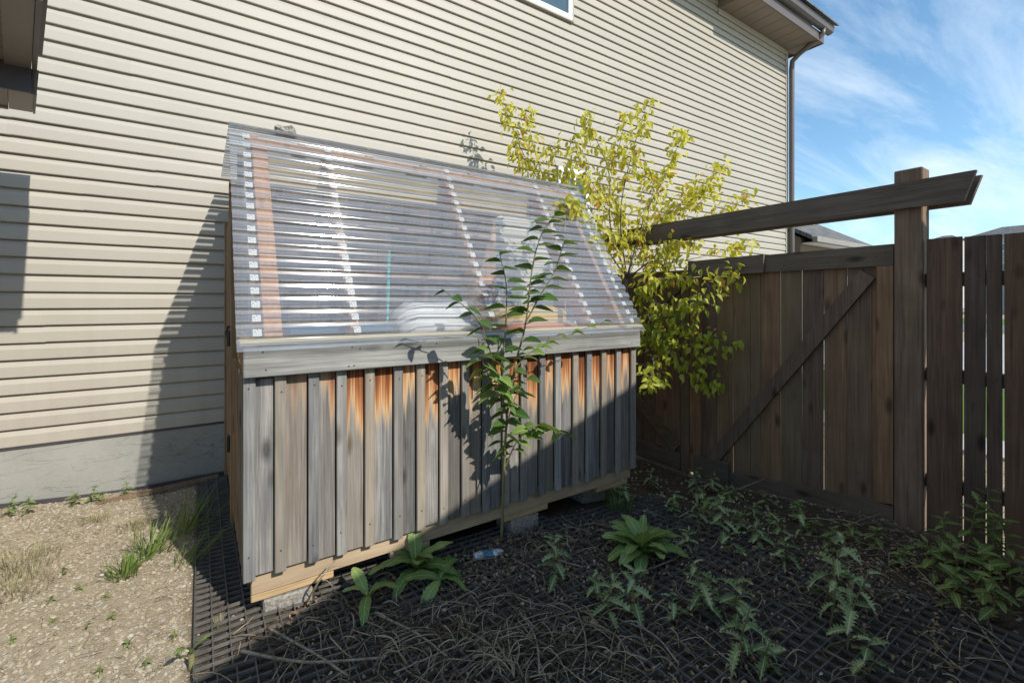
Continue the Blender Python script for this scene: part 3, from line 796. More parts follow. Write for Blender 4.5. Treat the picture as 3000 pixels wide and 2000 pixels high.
m = sheet_front(0.62, 1.30, 0.003); build(m, 'corrugated_panel', M['plastic'], shed)
m = sheet_front(1.24, SLEN + 0.015, 0.006); build(m, 'corrugated_panel', M['plastic'], shed)
m = MB(); nxr = 12; X0, X1 = 0.120, 2.838
ptsr = []
k = 0
while k * PITCH < 1.53:
    for ds, h in ((0.0, 0.0), (0.017, 0.0), (0.0255, 0.015), (0.066, 0.015), (0.0745, 0.0)):
        ptsr.append((3.10 + k * PITCH + ds, 2.535 + h + 0.02 * (k * PITCH)))
    k += 1
for i in range(nxr + 1):
    x = X0 + (X1 - X0) * i / nxr
    for y, z in ptsr: m.v.append((x, y, z))
n = len(ptsr)
m.f = [(i*n+j, (i+1)*n+j, (i+1)*n+j+1, i*n+j+1) for i in range(nxr) for j in range(n - 1)]
build(m, 'corrugated_panel', M['plastic'], shed)
# printed closure strips, one small tab on each crest
tabm = MB(); tabm.add([(-0.018,-0.018,0),(0.018,-0.018,0),(0.018,0.018,0),(-0.018,0.018,0),(-0.018,-0.018,-0.003),(0.018,-0.018,-0.003),(0.018,0.018,-0.003),(-0.018,0.018,-0.003)],
                      [(0,1,2,3),(7,6,5,4),(0,4,5,1),(1,5,6,2),(2,6,7,3),(3,7,4,0)])
tab_me = tabm.mesh('closure_tab', M['strip'])
rot = Matrix((Vector((1,0,0)), sd, sn)).transposed().to_euler()
for x in (0.205, 0.66, 1.50, 2.33, 2.745):
    for k in range(0, 18):
        s = k * PITCH + 0.046
        if s > SLEN - 0.03: continue
        p = Vector((x, 0, 0)) + A0 + sd * s + sn * 0.0085
        o = link('closure_tab', tab_me, shed, p - wloc(shed), rot)
# end glazing of the shed (clear sheet in the gable ends)
for xw in (0.19, 2.79):
    m = MB(); m.prism([(SY + 0.02, 1.33), (3.25, 1.33), (3.25, 2.40), (3.08, 2.40)], 0, xw, xw + 0.003)
    build(m, 'end_glazing', M['plastic'], shed)
# concrete blocks carrying the shed
def block(x0, x1, y0, y1, z0, z1, label):
    r = random.Random(int(x0 * 100)); m = MB()
    n = 7
    def pt(u, v, w):
        return (x0 + (x1-x0)*u, y0 + (y1-y0)*v, z0 + (z1-z0)*w)
    m.cbox(x0, x1, y0, y1, z0, z1, 0.008)
    m.v = [(v[0] + r.uniform(-.004,.004), v[1] + r.uniform(-.003,.003), v[2] + (r.uniform(-.004,.0) if v[2] > (z0+z1)/2 else 0)) for v in m.v]
    tag(build(m, 'concrete_block', M['block']), label, 'block', 'concrete blocks under the shed')
block(0.235, 0.455, SY + 0.035, SY + 0.25, -0.075, 0.068, 'sunlit rough concrete block under the near left corner of the shed')
block(1.68, 1.90, SY + 0.05, SY + 0.25, -0.16, 0.068, 'shaded concrete block under the middle of the shed front')
block(2.45, 2.70, SY + 0.20, SY + 0.40, -0.2, 0.068, 'concrete block set back under the far right corner of the shed')
block(0.235, 0.455, 4.0, 4.2, -0.06, 0.118, 'concrete block under the back left corner of the shed')
block(2.35, 2.55, 4.0, 4.2, -0.24, 0.118, 'concrete block under the back right corner of the shed')

# stored things seen through the plastic
M['white_tub'] = simple('white_plastic_tub', (0.70, 0.70, 0.70), (0.80, 0.80, 0.79), 6, 0.5, 0.2, 0.4, bdist=0.02)
M['blue_tub'] = simple('blue_plastic_tub', (0.05, 0.13, 0.22), (0.09, 0.20, 0.32), 5, 0.4, 0.05, 0.5)
M['orange'] = simple('orange_float', (0.62, 0.16, 0.05), (0.70, 0.24, 0.08), 3, 0.45, 0.05, 0.4)
M['yellow'] = simple('yellow_float', (0.66, 0.44, 0.06), (0.72, 0.52, 0.10), 3, 0.45, 0.05, 0.4)
M['turq'] = simple('turquoise_handle', (0.02, 0.36, 0.33), (0.04, 0.44, 0.40), 5, 0.4, 0.03, 0.5)
def lumpy(x0, x1, y0, y1, z0, z1, amp, seed, n=10):
    r = random.Random(seed); ph = [r.uniform(0, 6) for _ in range(6)]
    m = MB(); vs = []
    rows = 8
    for i in range(rows + 1):
        w = i / rows
        for k in range(n * 2):
            a = 2 * math.pi * k / (n * 2)
            cx, cy = math.cos(a), math.sin(a)
            q = max(abs(cx), abs(cy)) ** 0.75
            sh = 1.0 - 0.35 * max(0, w - 0.6) ** 2 * 6
            ux = (0.5 + 0.5 * cx / q * sh) ; uy = (0.5 + 0.5 * cy / q * sh)
            d = amp * math.sin(5 * ux + ph[0] + 4 * w) * math.cos(4 * uy + ph[1] + 3 * w)
            vs.append((x0 + (x1-x0)*ux + d, y0 + (y1-y0)*uy + d, z0 + (z1-z0)*w + amp * 0.7 * math.sin(6*ux + ph[2]) * (1 if i else 0)))
    N = n * 2
    fs = [(i*N+k, i*N+(k+1)%N, (i+1)*N+(k+1)%N, (i+1)*N+k) for i in range(rows) for k in range(N)]
    fs.append(tuple(rows*N + k for k in range(N))); fs.append(tuple(range(N-1, -1, -1)))
    m.add(vs, fs); return m
tag(build(lumpy(0.98, 1.62, 2.62, 3.02, 1.131, 1.50, 0.012, 3), 'storage_sack', M['white_tub'], None, True), 'white plastic sack on the shelf inside the shed', 'sack')
tb = thing('storage_tub', 'dark blue plastic storage tub with lid inside the shed', 'tub', (0.62, 2.82, 1.131))
bx('body', 0.38, 0.90, 2.62, 3.0, 1.131, 1.33, M['blue_tub'], tb, 0.02)
bx('lid', 0.365, 0.915, 2.60, 3.02, 1.331, 1.36, M['blue_tub'], tb, 0.008)
fl = thing('foam_float', 'orange and yellow foam float lying on the shelf inside the shed', 'float', (2.1, 2.8, 1.131))
build(lumpy(1.72, 2.52, 2.60, 3.0, 1.131, 1.34, 0.004, 9), 'orange_slab', M['orange'], fl, True)
build(lumpy(1.74, 2.40, 2.72, 3.02, 1.335, 1.47, 0.004, 10), 'yellow_slab', M['yellow'], fl, True)
m = MB(); m.tube([(1.10, 3.35, 0.16), (1.20, 3.5, 1.9)], 0.012, 0.012, 8)
tag(build(m, 'broom_handle', M['turq'], None, True), 'turquoise broom handle leaning inside the shed', 'handle')
m = lumpy(0.37, 0.48, 3.13, 3.22, 2.553, 2.60, 0.012, 31)
tag(build(m, 'stone', M['block'], None), 'grey stone weighing down the flat plastic roof behind the ridge', 'stone')

# ------------------------------------------------------------------ gate, arbor and fence (plane X = 3.911)
GX = 3.911
arb = thing('gate_arbor', 'dark stained timber gate post with a paired cross beam on top', 'arbor', (GX, 1.05, 0))
bx('post', GX + 0.0, GX + 0.14, 0.985, 1.135, -0.4, 2.392, M['post_z'], arb, 0.006)
bx('post', GX + 0.0, GX + 0.14, 4.05, 4.19, -0.5, 2.392, M['post_z'], arb, 0.006)
for (xa, xb, yend) in ((GX - 0.042, GX - 0.003, 0.726), (GX + 0.143, GX + 0.182, 0.735)):
    m = MB(); m.prism([(yend, 2.30), (4.5, 2.30), (4.5, 2.125), (yend + 0.055, 2.125)], 0, xa, xb)
    build(m, 'beam', M['gate_y'], arb)
rgate = thing('wooden_gate', 'closed dark wooden gate leaf with one diagonal brace next to the post', 'gate', (GX, 1.9, 0), 'leaves of the double gate')
edges = [2.62, 2.464, 2.305, 2.147, 2.059, 1.897, 1.734, 1.579, 1.424, 1.272, 1.14]
def brail(y): return 0.011 - (y - 1.137) * 0.14
rgt = random.Random(8)
for i in range(len(edges) - 1):
    a, b = edges[i+1], edges[i]
    gap = 0.0035 if i in (1, 2, 4, 5, 6, 7) else 0.001
    bx('board', GX + 0.040, GX + 0.058, a + gap, b - gap, brail((a+b)/2) + 0.012, 1.86, M['gate_z'], rgate, 0.002, (rgt.uniform(-0.0015, 0.0015), 0, 0))
def yz_board(name, pts, x0, x1, mat, parent):
    m = MB(); m.prism(pts, 0, x0, x1); return build(m, name, mat, parent)
yz_board('top_rail', [(1.139, 1.899), (2.35, 1.894), (2.35, 1.752), (1.139, 1.752)], GX, GX + 0.038, M['gate_y'], rgate)
yz_board('latch_board', [(2.00, 1.900), (2.72, 1.892), (2.72, 1.742), (2.00, 1.748)], GX - 0.03, GX - 0.002, M['gate_y'], rgate)
yz_board('bottom_rail', [(1.139, brail(1.139) + 0.105), (2.33, brail(2.33) + 0.125), (2.33, brail(2.33)), (1.139, brail(1.139))], GX, GX + 0.038, M['gate_y'], rgate)
yz_board('latch_board', [(2.31, 0.065), (2.66, 0.03), (2.66, -0.20), (2.31, -0.16)], GX - 0.03, GX - 0.002, M['gate_y'], rgate)
bx('stile', GX, GX + 0.038, 1.14, 1.235, 0.10, 1.75, M['gate_z'], rgate, 0.003)
bx('stile', GX, GX + 0.038, 2.61, 2.722, -0.14, 1.74, M['gate_z'], rgate, 0.003)
dvec = Vector((0, 1.24 - 2.52, 1.745 - 0.02)).normalized(); nv = Vector((0, -dvec.z, dvec.y)) * 0.052
p0 = Vector((0, 2.50, 0.02)); p1 = Vector((0, 1.285, 1.70))
yz_board('brace', [tuple((p0 + nv).yz), tuple((p0 - nv).yz), tuple((p1 - nv).yz), tuple((p1 + nv).yz)], GX + 0.001, GX + 0.0385, M['gate_z'], rgate)
lgate = thing('wooden_gate', 'brown wooden gate leaf half hidden behind the shed and the yellow tree', 'gate', (GX, 3.3, 0), 'leaves of the double gate')
y = 2.71
while y < 3.98:
    bx('board', GX + 0.040, GX + 0.058, y + 0.001, y + 0.148, -0.15, 1.80, M['gate_z'], lgate, 0.002); y += 0.15
yz_board('top_rail', [(2.73, 1.815), (4.03, 1.82), (4.03, 1.68), (2.73, 1.675)], GX, GX + 0.038, M['gate_y'], lgate)
yz_board('bottom_rail', [(2.83, 0.005), (4.03, 0.01), (4.03, -0.17), (2.83, -0.17)], GX, GX + 0.038, M['gate_y'], lgate)
bx('stile', GX, GX + 0.038, 2.73, 2.82, -0.17, 1.674, M['gate_z'], lgate, 0.003)
bx('stile', GX, GX + 0.038, 3.94, 4.03, 0.012, 1.674, M['gate_z'], lgate, 0.003)
for (pa, pb) in (((2.88, 0.03), (3.88, 0.84)), ((2.86, 1.66), (3.88, 0.88))):
    a = Vector((0, *pa)); b = Vector((0, *pb)); d = (b - a).normalized(); nn = Vector((0, -d.z, d.y)) * 0.05
    yz_board('brace', [tuple((a + nn).yz), tuple((a - nn).yz), tuple((b - nn).yz), tuple((b + nn).yz)], GX + 0.001, GX + 0.0385, M['gate_y'], lgate)
fence = thing('board_fence', 'dark vertical board fence with see-through gaps right of the post', 'fence', (GX, 0, 0))
fe = [(0.803, 0.972), (0.701, 0.794), (0.630, 0.694), (0.480, 0.620), (0.33, 0.472), (0.18, 0.322), (0.03, 0.172), (-0.12, 0.022), (-0.27, -0.128), (-0.42, -0.278), (-0.57, -0.428), (-0.72, -0.578), (-0.87, -0.728)]
for i, (a, b) in enumerate(fe):
    bx('board', GX + 0.03 + 0.004 * (i % 2), GX + 0.05 + 0.004 * (i % 2), a - 0.0005, b + 0.0005, -0.03, 1.915 + rgt.uniform(-0.01, 0.008), M['fence_z'], fence, 0.002, (rgt.uniform(-0.002, 0.002), 0, 0))
for z in (0.28, 1.60, 0.98):
    bx('rail', GX + 0.056, GX + 0.094, -0.87, 0.983, z, z + 0.09, M['gate_y'], fence, 0.003)
bx('rail', GX + 0.0, GX + 0.028, 0.955, 0.984, -0.03, 1.9, M['gate_z'], fence, 0.002) if False else None

# nail heads
nm = MB(); nm.add([(math.cos(k*.785)*.0045, math.sin(k*.785)*.0045, 0) for k in range(8)] + [(math.cos(k*.785)*.003, math.sin(k*.785)*.003, .002) for k in range(8)],
                  [(k, (k+1) % 8, 8 + (k+1) % 8, 8 + k) for k in range(8)] + [tuple(range(8, 16))])
M['nail'] = simple('rusty_nail', (0.03, 0.024, 0.02), (0.10, 0.07, 0.05), 300, 0.6, 0.2, 0.5)
nail_me = nm.mesh('nail', M['nail'])
rn = random.Random(12)
for i, (a, b) in enumerate(fe[:6]):
    for z in (0.33, 1.02, 1.66):
        for f in (0.25, 0.72):
            link('nail', nail_me, fence, Vector((GX + 0.0295 + 0.004 * (i % 2), a + (b - a) * f + rn.uniform(-.008, .008), z + rn.uniform(-.02, .02))) - wloc(fence), (0, -math.pi / 2, 0))
for i in range(len(edges) - 1):
    for f in (0.3, 0.7):
        link('nail', nail_me, rgate, Vector((GX - 0.0005, edges[i] + (edges[i+1] - edges[i]) * f, 1.82 + rn.uniform(-.025, .025))) - wloc(rgate), (0, -math.pi / 2, 0)) if edges[i] < 1.98 else None
for x in (0.24, 0.62, 0.66, 1.12, 1.50, 1.9, 2.31, 2.74):
    for z in (1.178, 1.262):
        link('nail', nail_me, shed, Vector((x + rn.uniform(-.02, .02), SY - 0.0425, z + rn.uniform(-.008, .008))) - wloc(shed), (math.pi / 2, 0, 0))
for i, x in enumerate(obs):
    for z in (0.30, 1.08):
        link('nail', nail_me, shed, Vector((x + 0.025 + rn.uniform(-.008, .008), SY - 0.003, z + rn.uniform(-.02, .02))) - wloc(shed), (math.pi / 2, 0, 0))

# ------------------------------------------------------------------ far buildings
g2 = thing('garage', 'brown stucco garage with grey shingle roof seen over the gate', 'garage', (13.5, 7.5, 0))
sl2 = 0.57
m = MB(); m.prism([(5.25, -0.3), (10.2, -0.3), (10.2, 3.06), (7.7, 3.06 + 0.57 * 2.45), (5.25, 3.05)], 0, 11.9, 15.3)
build(m, 'wall', M['brown_stucco'], g2)
def roof_slab(name, x0, x1, ya, za, yb, zb, th, mat, parent):
    m = MB(); m.prism([(ya, za), (yb, zb), (yb, zb + th), (ya, za + th)], 0, x0, x1)
    o = build(m, name, mat, parent); return o
roof_slab('roof', 11.78, 15.55, 4.95, 2.965, 7.7, 2.965 + sl2 * 2.75, 0.10, M['shingles'], g2)
roof_slab('roof', 11.78, 15.55, 7.702, 2.965 + sl2 * 2.75, 10.5, 2.965, 0.10, M['shingles'], g2)
bx('gutter', 11.78, 15.55, 4.83, 4.945, 2.90, 3.03, M['taupe_metal'], g2, 0.01)
bx('soffit', 11.95, 15.4, 4.95, 5.24, 2.90, 2.93, M['white_vinyl'], g2, 0.003)
m = MB(); m.cbox(13.3, 14.5, 6.0, 6.25, 3.66, 3.82, 0.02); build(m, 'roof_vent', M['taupe_metal'], g2)
bx('garage_door', 12.3, 14.9, 5.215, 5.245, -0.1, 2.2, M['white_vinyl'], g2, 0.01)
def far_house(px, py, X, w, d, label, wallmat):
    p = atX(px, py, X); top = p.z; cy = p.y
    h = thing('house', label, 'house', (X, cy, 0), 'far houses across the road')
    ez = top - 1.7
    bx('wall', X - d/2 + .4, X + d/2 - .4, cy - w/2 + .4, cy + w/2 - .4, -0.2, ez, wallmat, h, 0)
    m = MB(); x0, x1, y0, y1 = X - d/2, X + d/2, cy - w/2, cy + w/2
    m.add([(x0,y0,ez),(x1,y0,ez),(x1,y1,ez),(x0,y1,ez),(X,cy-w*.12,top),(X,cy+w*.12,top)], [(0,3,2,1),(0,1,4),(1,2,5,4),(2,3,5),(3,0,4,5)])
    build(m, 'roof', M['shingles'], h)
    for k in range(3):
        yk = cy + (k - 1) * w * 0.27
        for zz in (ez - 1.6, ez - 4.3):
            f = bx('window', X - d/2 + .36, X - d/2 + .40, yk - 0.6, yk + 0.6, zz - 0.5, zz + 0.6, M['white_vinyl'], h, 0.01)
            bx('pane', X - d/2 + .34, X - d/2 + .362, yk - 0.5, yk + 0.5, zz - 0.4, zz + 0.5, M['glass'], f, 0)
far_house(2968, 662, 95, 9, 9, 'far grey-roofed house whose roof peak shows at right over the fence', M['grey_siding'])
far_house(2775, 690, 170, 8, 10, 'far house with a small roof peak just right of the gate post', M['grey_siding'])
far_house(3150, 700, 90, 11, 10, 'far house seen only through the gaps of the fence', M['grey_siding'])

# ------------------------------------------------------------------ plastic grid mats
def grid_mat(x0, x1, y0, y1, label, seed):
    r = random.Random(seed); m = MB(); p = 0.067; py_ = 0.054; bw = 0.0035
    tw = r.uniform(-0.006, 0.006); zo = 0.012 + r.uniform(0, 0.004)
    def z(x, y): return gz(x, y) + gnoise(x, y) * 0.8 + zo
    def bar(a, b, horiz):
        n = max(2, int((Vector(b) - Vector(a)).length / 0.25)); vs = []; fs = []
        for i in range(n + 1):
            t = i / n; x = a[0] + (b[0]-a[0])*t; y = a[1] + (b[1]-a[1])*t; zt = z(x, y)
            ox, oy = (0, bw) if horiz else (bw, 0)
            hz = 0.0006 if horiz else 0.0
            vs += [(x-ox, y-oy, zt-0.014), (x+ox, y+oy, zt-0.014), (x+ox*.7, y+oy*.7, zt+hz), (x-ox*.7, y-oy*.7, zt+hz)]
        for i in range(n):
            o = i * 4
            for k in range(4): fs.append((o+k, o+(k+1)%4, o+4+(k+1)%4, o+4+k))
        m.add(vs, fs)
    nx = int(round((x1-x0)/p)); ny = int(round((y1-y0)/py_)); p = (x1-x0)/nx; py_ = (y1-y0)/ny
    for i in range(nx + 1): bar((x0 + i*p, y0 + tw*i*0, 0), (x0 + i*p + tw*(y1-y0), y1, 0), False)
    for j in range(ny + 1): bar((x0, y0 + j*py_, 0), (x1, y0 + j*py_ + tw*(x1-x0), 0), True)
    tag(build(m, 'grid_mat', M['black_plastic']), label, 'mat', 'black plastic grid mats on the ground')
grid_mat(-0.035, 0.97, 2.20, 4.62, 'black plastic grid mat running back along the left end of the shed', 1)
grid_mat(-0.030, 0.98, 0.95, 2.19, 'black plastic grid mat at the bottom left beside the gravel', 2)
grid_mat(0.995, 2.00, 0.40, 2.62, 'black plastic grid mat in front of the middle of the shed', 3)
grid_mat(2.015, 3.03, 0.20, 2.50, 'black plastic grid mat under the weeds near the gate', 4)
grid_mat(-0.030, 0.98, -0.40, 0.94, 'black plastic grid mat just under the viewpoint', 5)

# ------------------------------------------------------------------ plants
def leaf_mesh(name, L, W, kind, mat, curl=0.25, fold=0.18, n=8, seed=0, stalk=0.0):
    r = random.Random(seed); m = MB(); vs = []; fs = []
    rows = []
    for i in range(n + 1):
        t = i / n
        if kind == 'ovate': w = math.sin(math.pi * t ** 0.75) ** 0.85 * (1 - 0.25 * t)
        elif kind == 'serrate': w = math.sin(math.pi * t ** 0.72) ** 0.9 * (0.90 if i % 2 else 1.06)
        elif kind == 'lance': w = math.sin(math.pi * t ** 0.62) ** 0.8
        elif kind == 'thistle': w = (math.sin(math.pi * (0.08 + 0.92 * t) ** 0.8) ** 0.7) * (1.15 if i % 2 else 0.42)
        elif kind == 'dock': w = (0.10 + 0.90 * math.sin(math.pi * (0.04 + 0.92 * t) ** 1.1) ** 0.8) * (1.0 if i % 2 else 0.88) * (1 if t > 0 else 0.3)
        else: w = math.sin(math.pi * t ** 0.5)
        w = max(w, 0.0) * W / 2
        if t == 1: w = 0
        th = curl * 1.7; x = L * (math.sin(th * t) / th); zc = -L * (1 - math.cos(th * t)) / th + 0.02 * L * math.sin(5 * t + seed)
        fw = fold * w
        wob = (0.30 * W * math.sin(t * 17 + seed * 1.7) * t) if kind in ('dock', 'thistle') else 0
        tip = L * 0.06 if kind in ('serrate', 'thistle') and i % 2 else 0
        rows.append(((x + tip, w, zc + fw * 1.6 + wob * 0.4), (x, 0, zc), (x + tip, -w, zc + fw * 1.6 - wob * 0.4)))
    for a in rows: vs += list(a)
    for i in range(n):
        o = i * 3
        fs += [(o, o+1, o+4, o+3), (o+1, o+2, o+5, o+4)]
    if stalk:
        vs2 = [(-stalk, 0.0012, 0), (-stalk, -0.0012, 0), (0, -0.0012, 0), (0, 0.0012, 0)]
        m.add(vs2, [(0, 1, 2, 3)])
    m.add(vs, fs)
    return m.mesh(name, mat, True)
def leaf_rot(d, roll=0.0, up=Vector((0, 0, 1))):
    d = Vector(d).normalized(); y = up.cross(d)
    if y.length < 1e-3: y = Vector((1, 0, 0)).cross(d)
    y.normalize(); z = d.cross(y)
    R = Matrix((d, y, z)).transposed() @ Matrix.Rotation(roll, 3, 'X')
    return R.to_euler()
def bez(pts, n):
    """Catmull-Rom through points"""
    P_ = [Vector(p) for p in pts]; P_ = [P_[0]*2 - P_[1]] + P_ + [P_[-1]*2 - P_[-2]]; out = []
    segs = len(P_) - 3
    for i in range(n + 1):
        u = min(i / n * segs, segs - 1e-6); k = int(u); t = u - k
        a, b, c, d = P_[k:k+4]
        out.append(0.5 * ((2*b) + (c - a)*t + (2*a - 5*b + 4*c - d)*t*t + (3*b - a - 3*c + d)*t**3))
    return out

# ---- yellow-green tree between shed and gate
tree = thing('small_tree', 'yellow-green autumn tree growing between the shed and the gate', 'tree', (3.5, 3.35, gz(3.5, 3.35)))
K = 1.2755
def q(x, y, Y): return atY(x * K, y * K, Y)
base = Vector((3.5, 3.35, gz(3.5, 3.35) - 0.05))
fork = q(1440, 640, 3.3)
branches = []      # (points, r0, r1, density)
trunk_pts = [base, base * 0.6 + fork * 0.4 + Vector((0.04, 0, 0)), fork]
def br(pts, r0=0.011, r1=0.003, side=10, Lf=1.0): branches.append((bez(pts, 14), r0, r1, side, Lf))
br([fork, q(1402, 520, 3.45), q(1397, 390, 3.5), q(1340, 262, 3.5)], 0.014)
br([q(1400, 420, 3.5), q(1420, 345, 3.5), q(1440, 255, 3.55)], 0.006)
br([fork, q(1425, 500, 3.2), q(1445, 380, 3.15), q(1488, 232, 3.1)], 0.012)
br([fork, q(1480, 500, 3.15), q(1530, 400, 3.1), q(1572, 298, 3.05)], 0.012)
br([q(1470, 545, 3.2), q(1560, 470, 3.0), q(1665, 378, 2.95)], 0.010)
br([fork, q(1520, 580, 3.0), q(1620, 510, 2.85), q(1728, 448, 2.75)], 0.011)
br([fork, q(1520, 610, 2.9), q(1610, 590, 2.75), q(1725, 560, 2.65)], 0.009)
br([fork, q(1380, 560, 3.7), q(1270, 460, 4.1), q(1195, 340, 4.25), q(1150, 215, 4.3)], 0.013)
br([q(1270, 460, 4.1), q(1235, 370, 4.1), q(1205, 250, 4.15)], 0.006)
br([q(1250, 440, 4.15), q(1200, 380, 4.2), q(1180, 330, 4.2)], 0.004)
br([q(1380, 560, 3.7), q(1330, 490, 3.75), q(1290, 440, 3.8)], 0.006)
br([fork, q(1410, 560, 3.1), q(1340, 500, 3.0), q(1290, 470, 2.95)], 0.006)
br([q(1402, 500, 3.45), q(1350, 400, 3.6), q(1310, 320, 3.65)], 0.006)
br([q(1425, 500, 3.2), q(1370, 460, 3.3), q(1345, 400, 3.3)], 0.005)
br([q(1480, 500, 3.15), q(1500, 430, 3.3), q(1475, 380, 3.35)], 0.005)
br([q(1520, 580, 3.0), q(1540, 520, 3.1), q(1600, 440, 3.05)], 0.005)
br([q(1560, 470, 3.0), q(1600, 470, 2.9), q(1640, 430, 2.9)], 0.004)
br([q(1440, 640, 3.3), q(1480, 560, 3.4), q(1540, 470, 3.4)], 0.006)
br([q(1440, 640, 3.3), q(1450, 560, 3.35), q(1420, 480, 3.4)], 0.006)
br([q(1440, 640, 3.3), q(1380, 600, 3.0), q(1330, 560, 2.9)], 0.005)
br([q(1335, 500, 3.8), q(1290, 420, 3.9), q(1262, 330, 3.95)], 0.005)
br([q(1385, 530, 3.6), q(1330, 440, 3.7), q(1302, 385, 3.75)], 0.005)
low0 = base * 0.45 + fork * 0.55
br([fork, q(1500, 640, 2.9), q(1560, 640, 2.7), q(1620, 625, 2.6), q(1690, 620, 2.5)], 0.008)
br([low0, q(1500, 700, 2.9), q(1560, 740, 2.6), q(1620, 770, 2.4), q(1690, 800, 2.25)], 0.009, 0.003, 9)
br([low0, q(1500, 760, 2.85), q(1560, 830, 2.55), q(1650, 885, 2.35)], 0.008, 0.003, 9)
br([low0, q(1490, 780, 2.9), q(1500, 840, 2.7), q(1490, 890, 2.6)], 0.006)
br([low0, q(1470, 700, 3.1), q(1480, 660, 2.9), q(1500, 640, 2.8)], 0.006)
br([low0, q(1520, 720, 2.8), q(1570, 700, 2.6), q(1600, 690, 2.45)], 0.006)
br([low0, q(1480, 720, 3.0), q(1500, 760, 2.8), q(1540, 790, 2.65)], 0.006)
br([low0, q(1520, 790, 2.75), q(1580, 790, 2.55), q(1620, 830, 2.4)], 0.006)
br([q(1590, 760, 2.45), q(1610, 700, 2.35), q(1650, 640, 2.25), q(1700, 625, 2.2)], 0.006, 0.003, 6)
br([fork, q(1490, 600, 3.05), q(1540, 560, 2.9), q(1600, 560, 2.8)], 0.006)
m = MB(); m.tube(bez(trunk_pts, 10), 0.032, 0.02, 8); build(m, 'trunk', M['bark_pale'], tree, True)
for pts, r0, r1, sd_, lf in branches:
    m = MB(); m.tube(pts, r0 * 0.8, r1 * 0.55, 5); build(m, 'branch', M['bark_pale'], tree, True)
rt = random.Random(77)
LM = [leaf_mesh('leaf', 0.078, 0.046, 'ovate', M['leaf_yellow'], 0.35, 0.35, 6, s, 0.012) for s in range(3)]
LMG = [leaf_mesh('leaf', 0.082, 0.050, 'ovate', M['leaf_lime_o'], 0.3, 0.3, 6, s, 0.012) for s in range(3)]
def leafverts(me):
    return [v.co.copy() for v in me.vertices], [tuple(p.vertices) for p in me.polygons]
LV = [leafverts(me) for me in LM]
spots = []
for pts, r0, r1, sd_, lf in branches:
    total = sum((pts[i+1]-pts[i]).length for i in range(len(pts)-1))
    nl = int(total * (105 if pts[-1].z > 1.75 else 72))
    for k in range(nl):
        u = 1 - rt.random() ** 1.15 * 0.80
        f = u * (len(pts) - 1); i = min(int(f), len(pts) - 2); p = pts[i].lerp(pts[i+1], f - i)
        ax = (pts[i+1] - pts[i]).normalized()
        d = Vector((rt.gauss(0, 1), rt.gauss(0, 1), rt.gauss(0, 0.7))); d -= ax * d.dot(ax); d.normalize()
        off = 0.010 + 0.12 * rt.random() ** 1.5
        spots.append((p + d * off + ax * rt.uniform(-.02, .05), (d * 0.5 + Vector((rt.gauss(0, .3), rt.gauss(0, .3), -0.5 + rt.gauss(0, .45)))), p))
rt.shuffle(spots)
spots = [s for s in spots if s[0].x < GX - 0.05 or s[0].z > 2.0]
mbg = MB(); mbf = MB(); mbt = MB(); cnt = 0
for p, d, bp in spots:
    R = leaf_rot(d, rt.uniform(-1.2, 1.2)); s = rt.uniform(0.65, 1.2); k = rt.randrange(3); low = p.z + rt.gauss(0, 0.12) < 1.72
    if cnt < 300 and rt.random() < 0.35:
        o = link('leaf', (LMG if low else LM)[k], tree, p - wloc(tree), R); o.scale = (s, s, s); cnt += 1
    else:
        Rm = R.to_matrix() * s; vs, fs = LV[k]
        (mbg if low else mbf).add([Rm @ v + p for v in vs], fs)
    mbt.add([bp, bp + Vector((.002, 0, 0)), p + Vector((0, 0, .002)), p], [(0, 1, 2, 3)])
cf = build(mbf, 'crown', M['leaf_yellow_i'], tree, True, org=list(tree.location)); cf['kind'] = 'stuff'
cg = build(mbg, 'crown', M['leaf_lime'], tree, True, org=list(tree.location)); cg['kind'] = 'stuff'; cg['label'] = 'lime green lower foliage'
tw = build(mbt, 'twigs', M['bark_pale'], tree, False, org=list(tree.location)); tw['kind'] = 'stuff'

# ---- elm-like sapling in front of the shed
def qs(x, y, Y): return q(x, y, Y + 0.19)
sap = thing('sapling', 'slender dark-leaved sapling standing in front of the shed boards', 'sapling', qs(1152, 1235, 2.08))
SB_ = {k: leaf_mesh('leaf', 0.122, 0.078, 'serrate', M['leaf_dark'], 0.18, 0.25, 14, k, 0.006) for k in range(3)}
SF_ = {k: leaf_mesh('leaf', 0.112, 0.072, 'serrate', M['leaf_fresh'], 0.22, 0.25, 12, 5 + k, 0.006) for k in range(2)}
def stem(pts, r0, r1, parent, mat='stem_green', n=16):
    c = bez(pts, n); m = MB(); m.tube(c, r0, r1, 6); build(m, 'stem', M[mat], parent, True); return c
rsap = random.Random(4)
def leaves_along(c, u0, u1, num, protos, parent, size=1.0, droop=-0.25, plane=None, alt=True, spread=1.0):
    for k in range(num):
        u = u0 + (u1 - u0) * (k + 0.5) / num; f = u * (len(c) - 1); i = min(int(f), len(c) - 2)
        p = c[i].lerp(c[i+1], f - i); ax = (c[i+1] - c[i]).normalized()
        side = RT * (1 if k % 2 else -1)
        d = side * spread + ax * 0.25 + FW * rsap.uniform(-0.9, 0.25) + Vector((0, 0, droop + rsap.uniform(-.2, .25)))
        o = link('leaf', protos[rsap.randrange(len(protos))], parent, p - wloc(parent), leaf_rot(d, rsap.uniform(-.5, .5)))
        s = size * rsap.uniform(0.8, 1.15) * (0.75 + 0.35 * math.sin(math.pi * min(1, 0.25 + u * 0.75)))
        o.scale = (s, s, s)
main = stem([qs(1152, 1240, 2.08), qs(1157, 1100, 2.06), qs(1165, 950, 2.04), qs(1185, 830, 2.02)], 0.009, 0.007, sap)
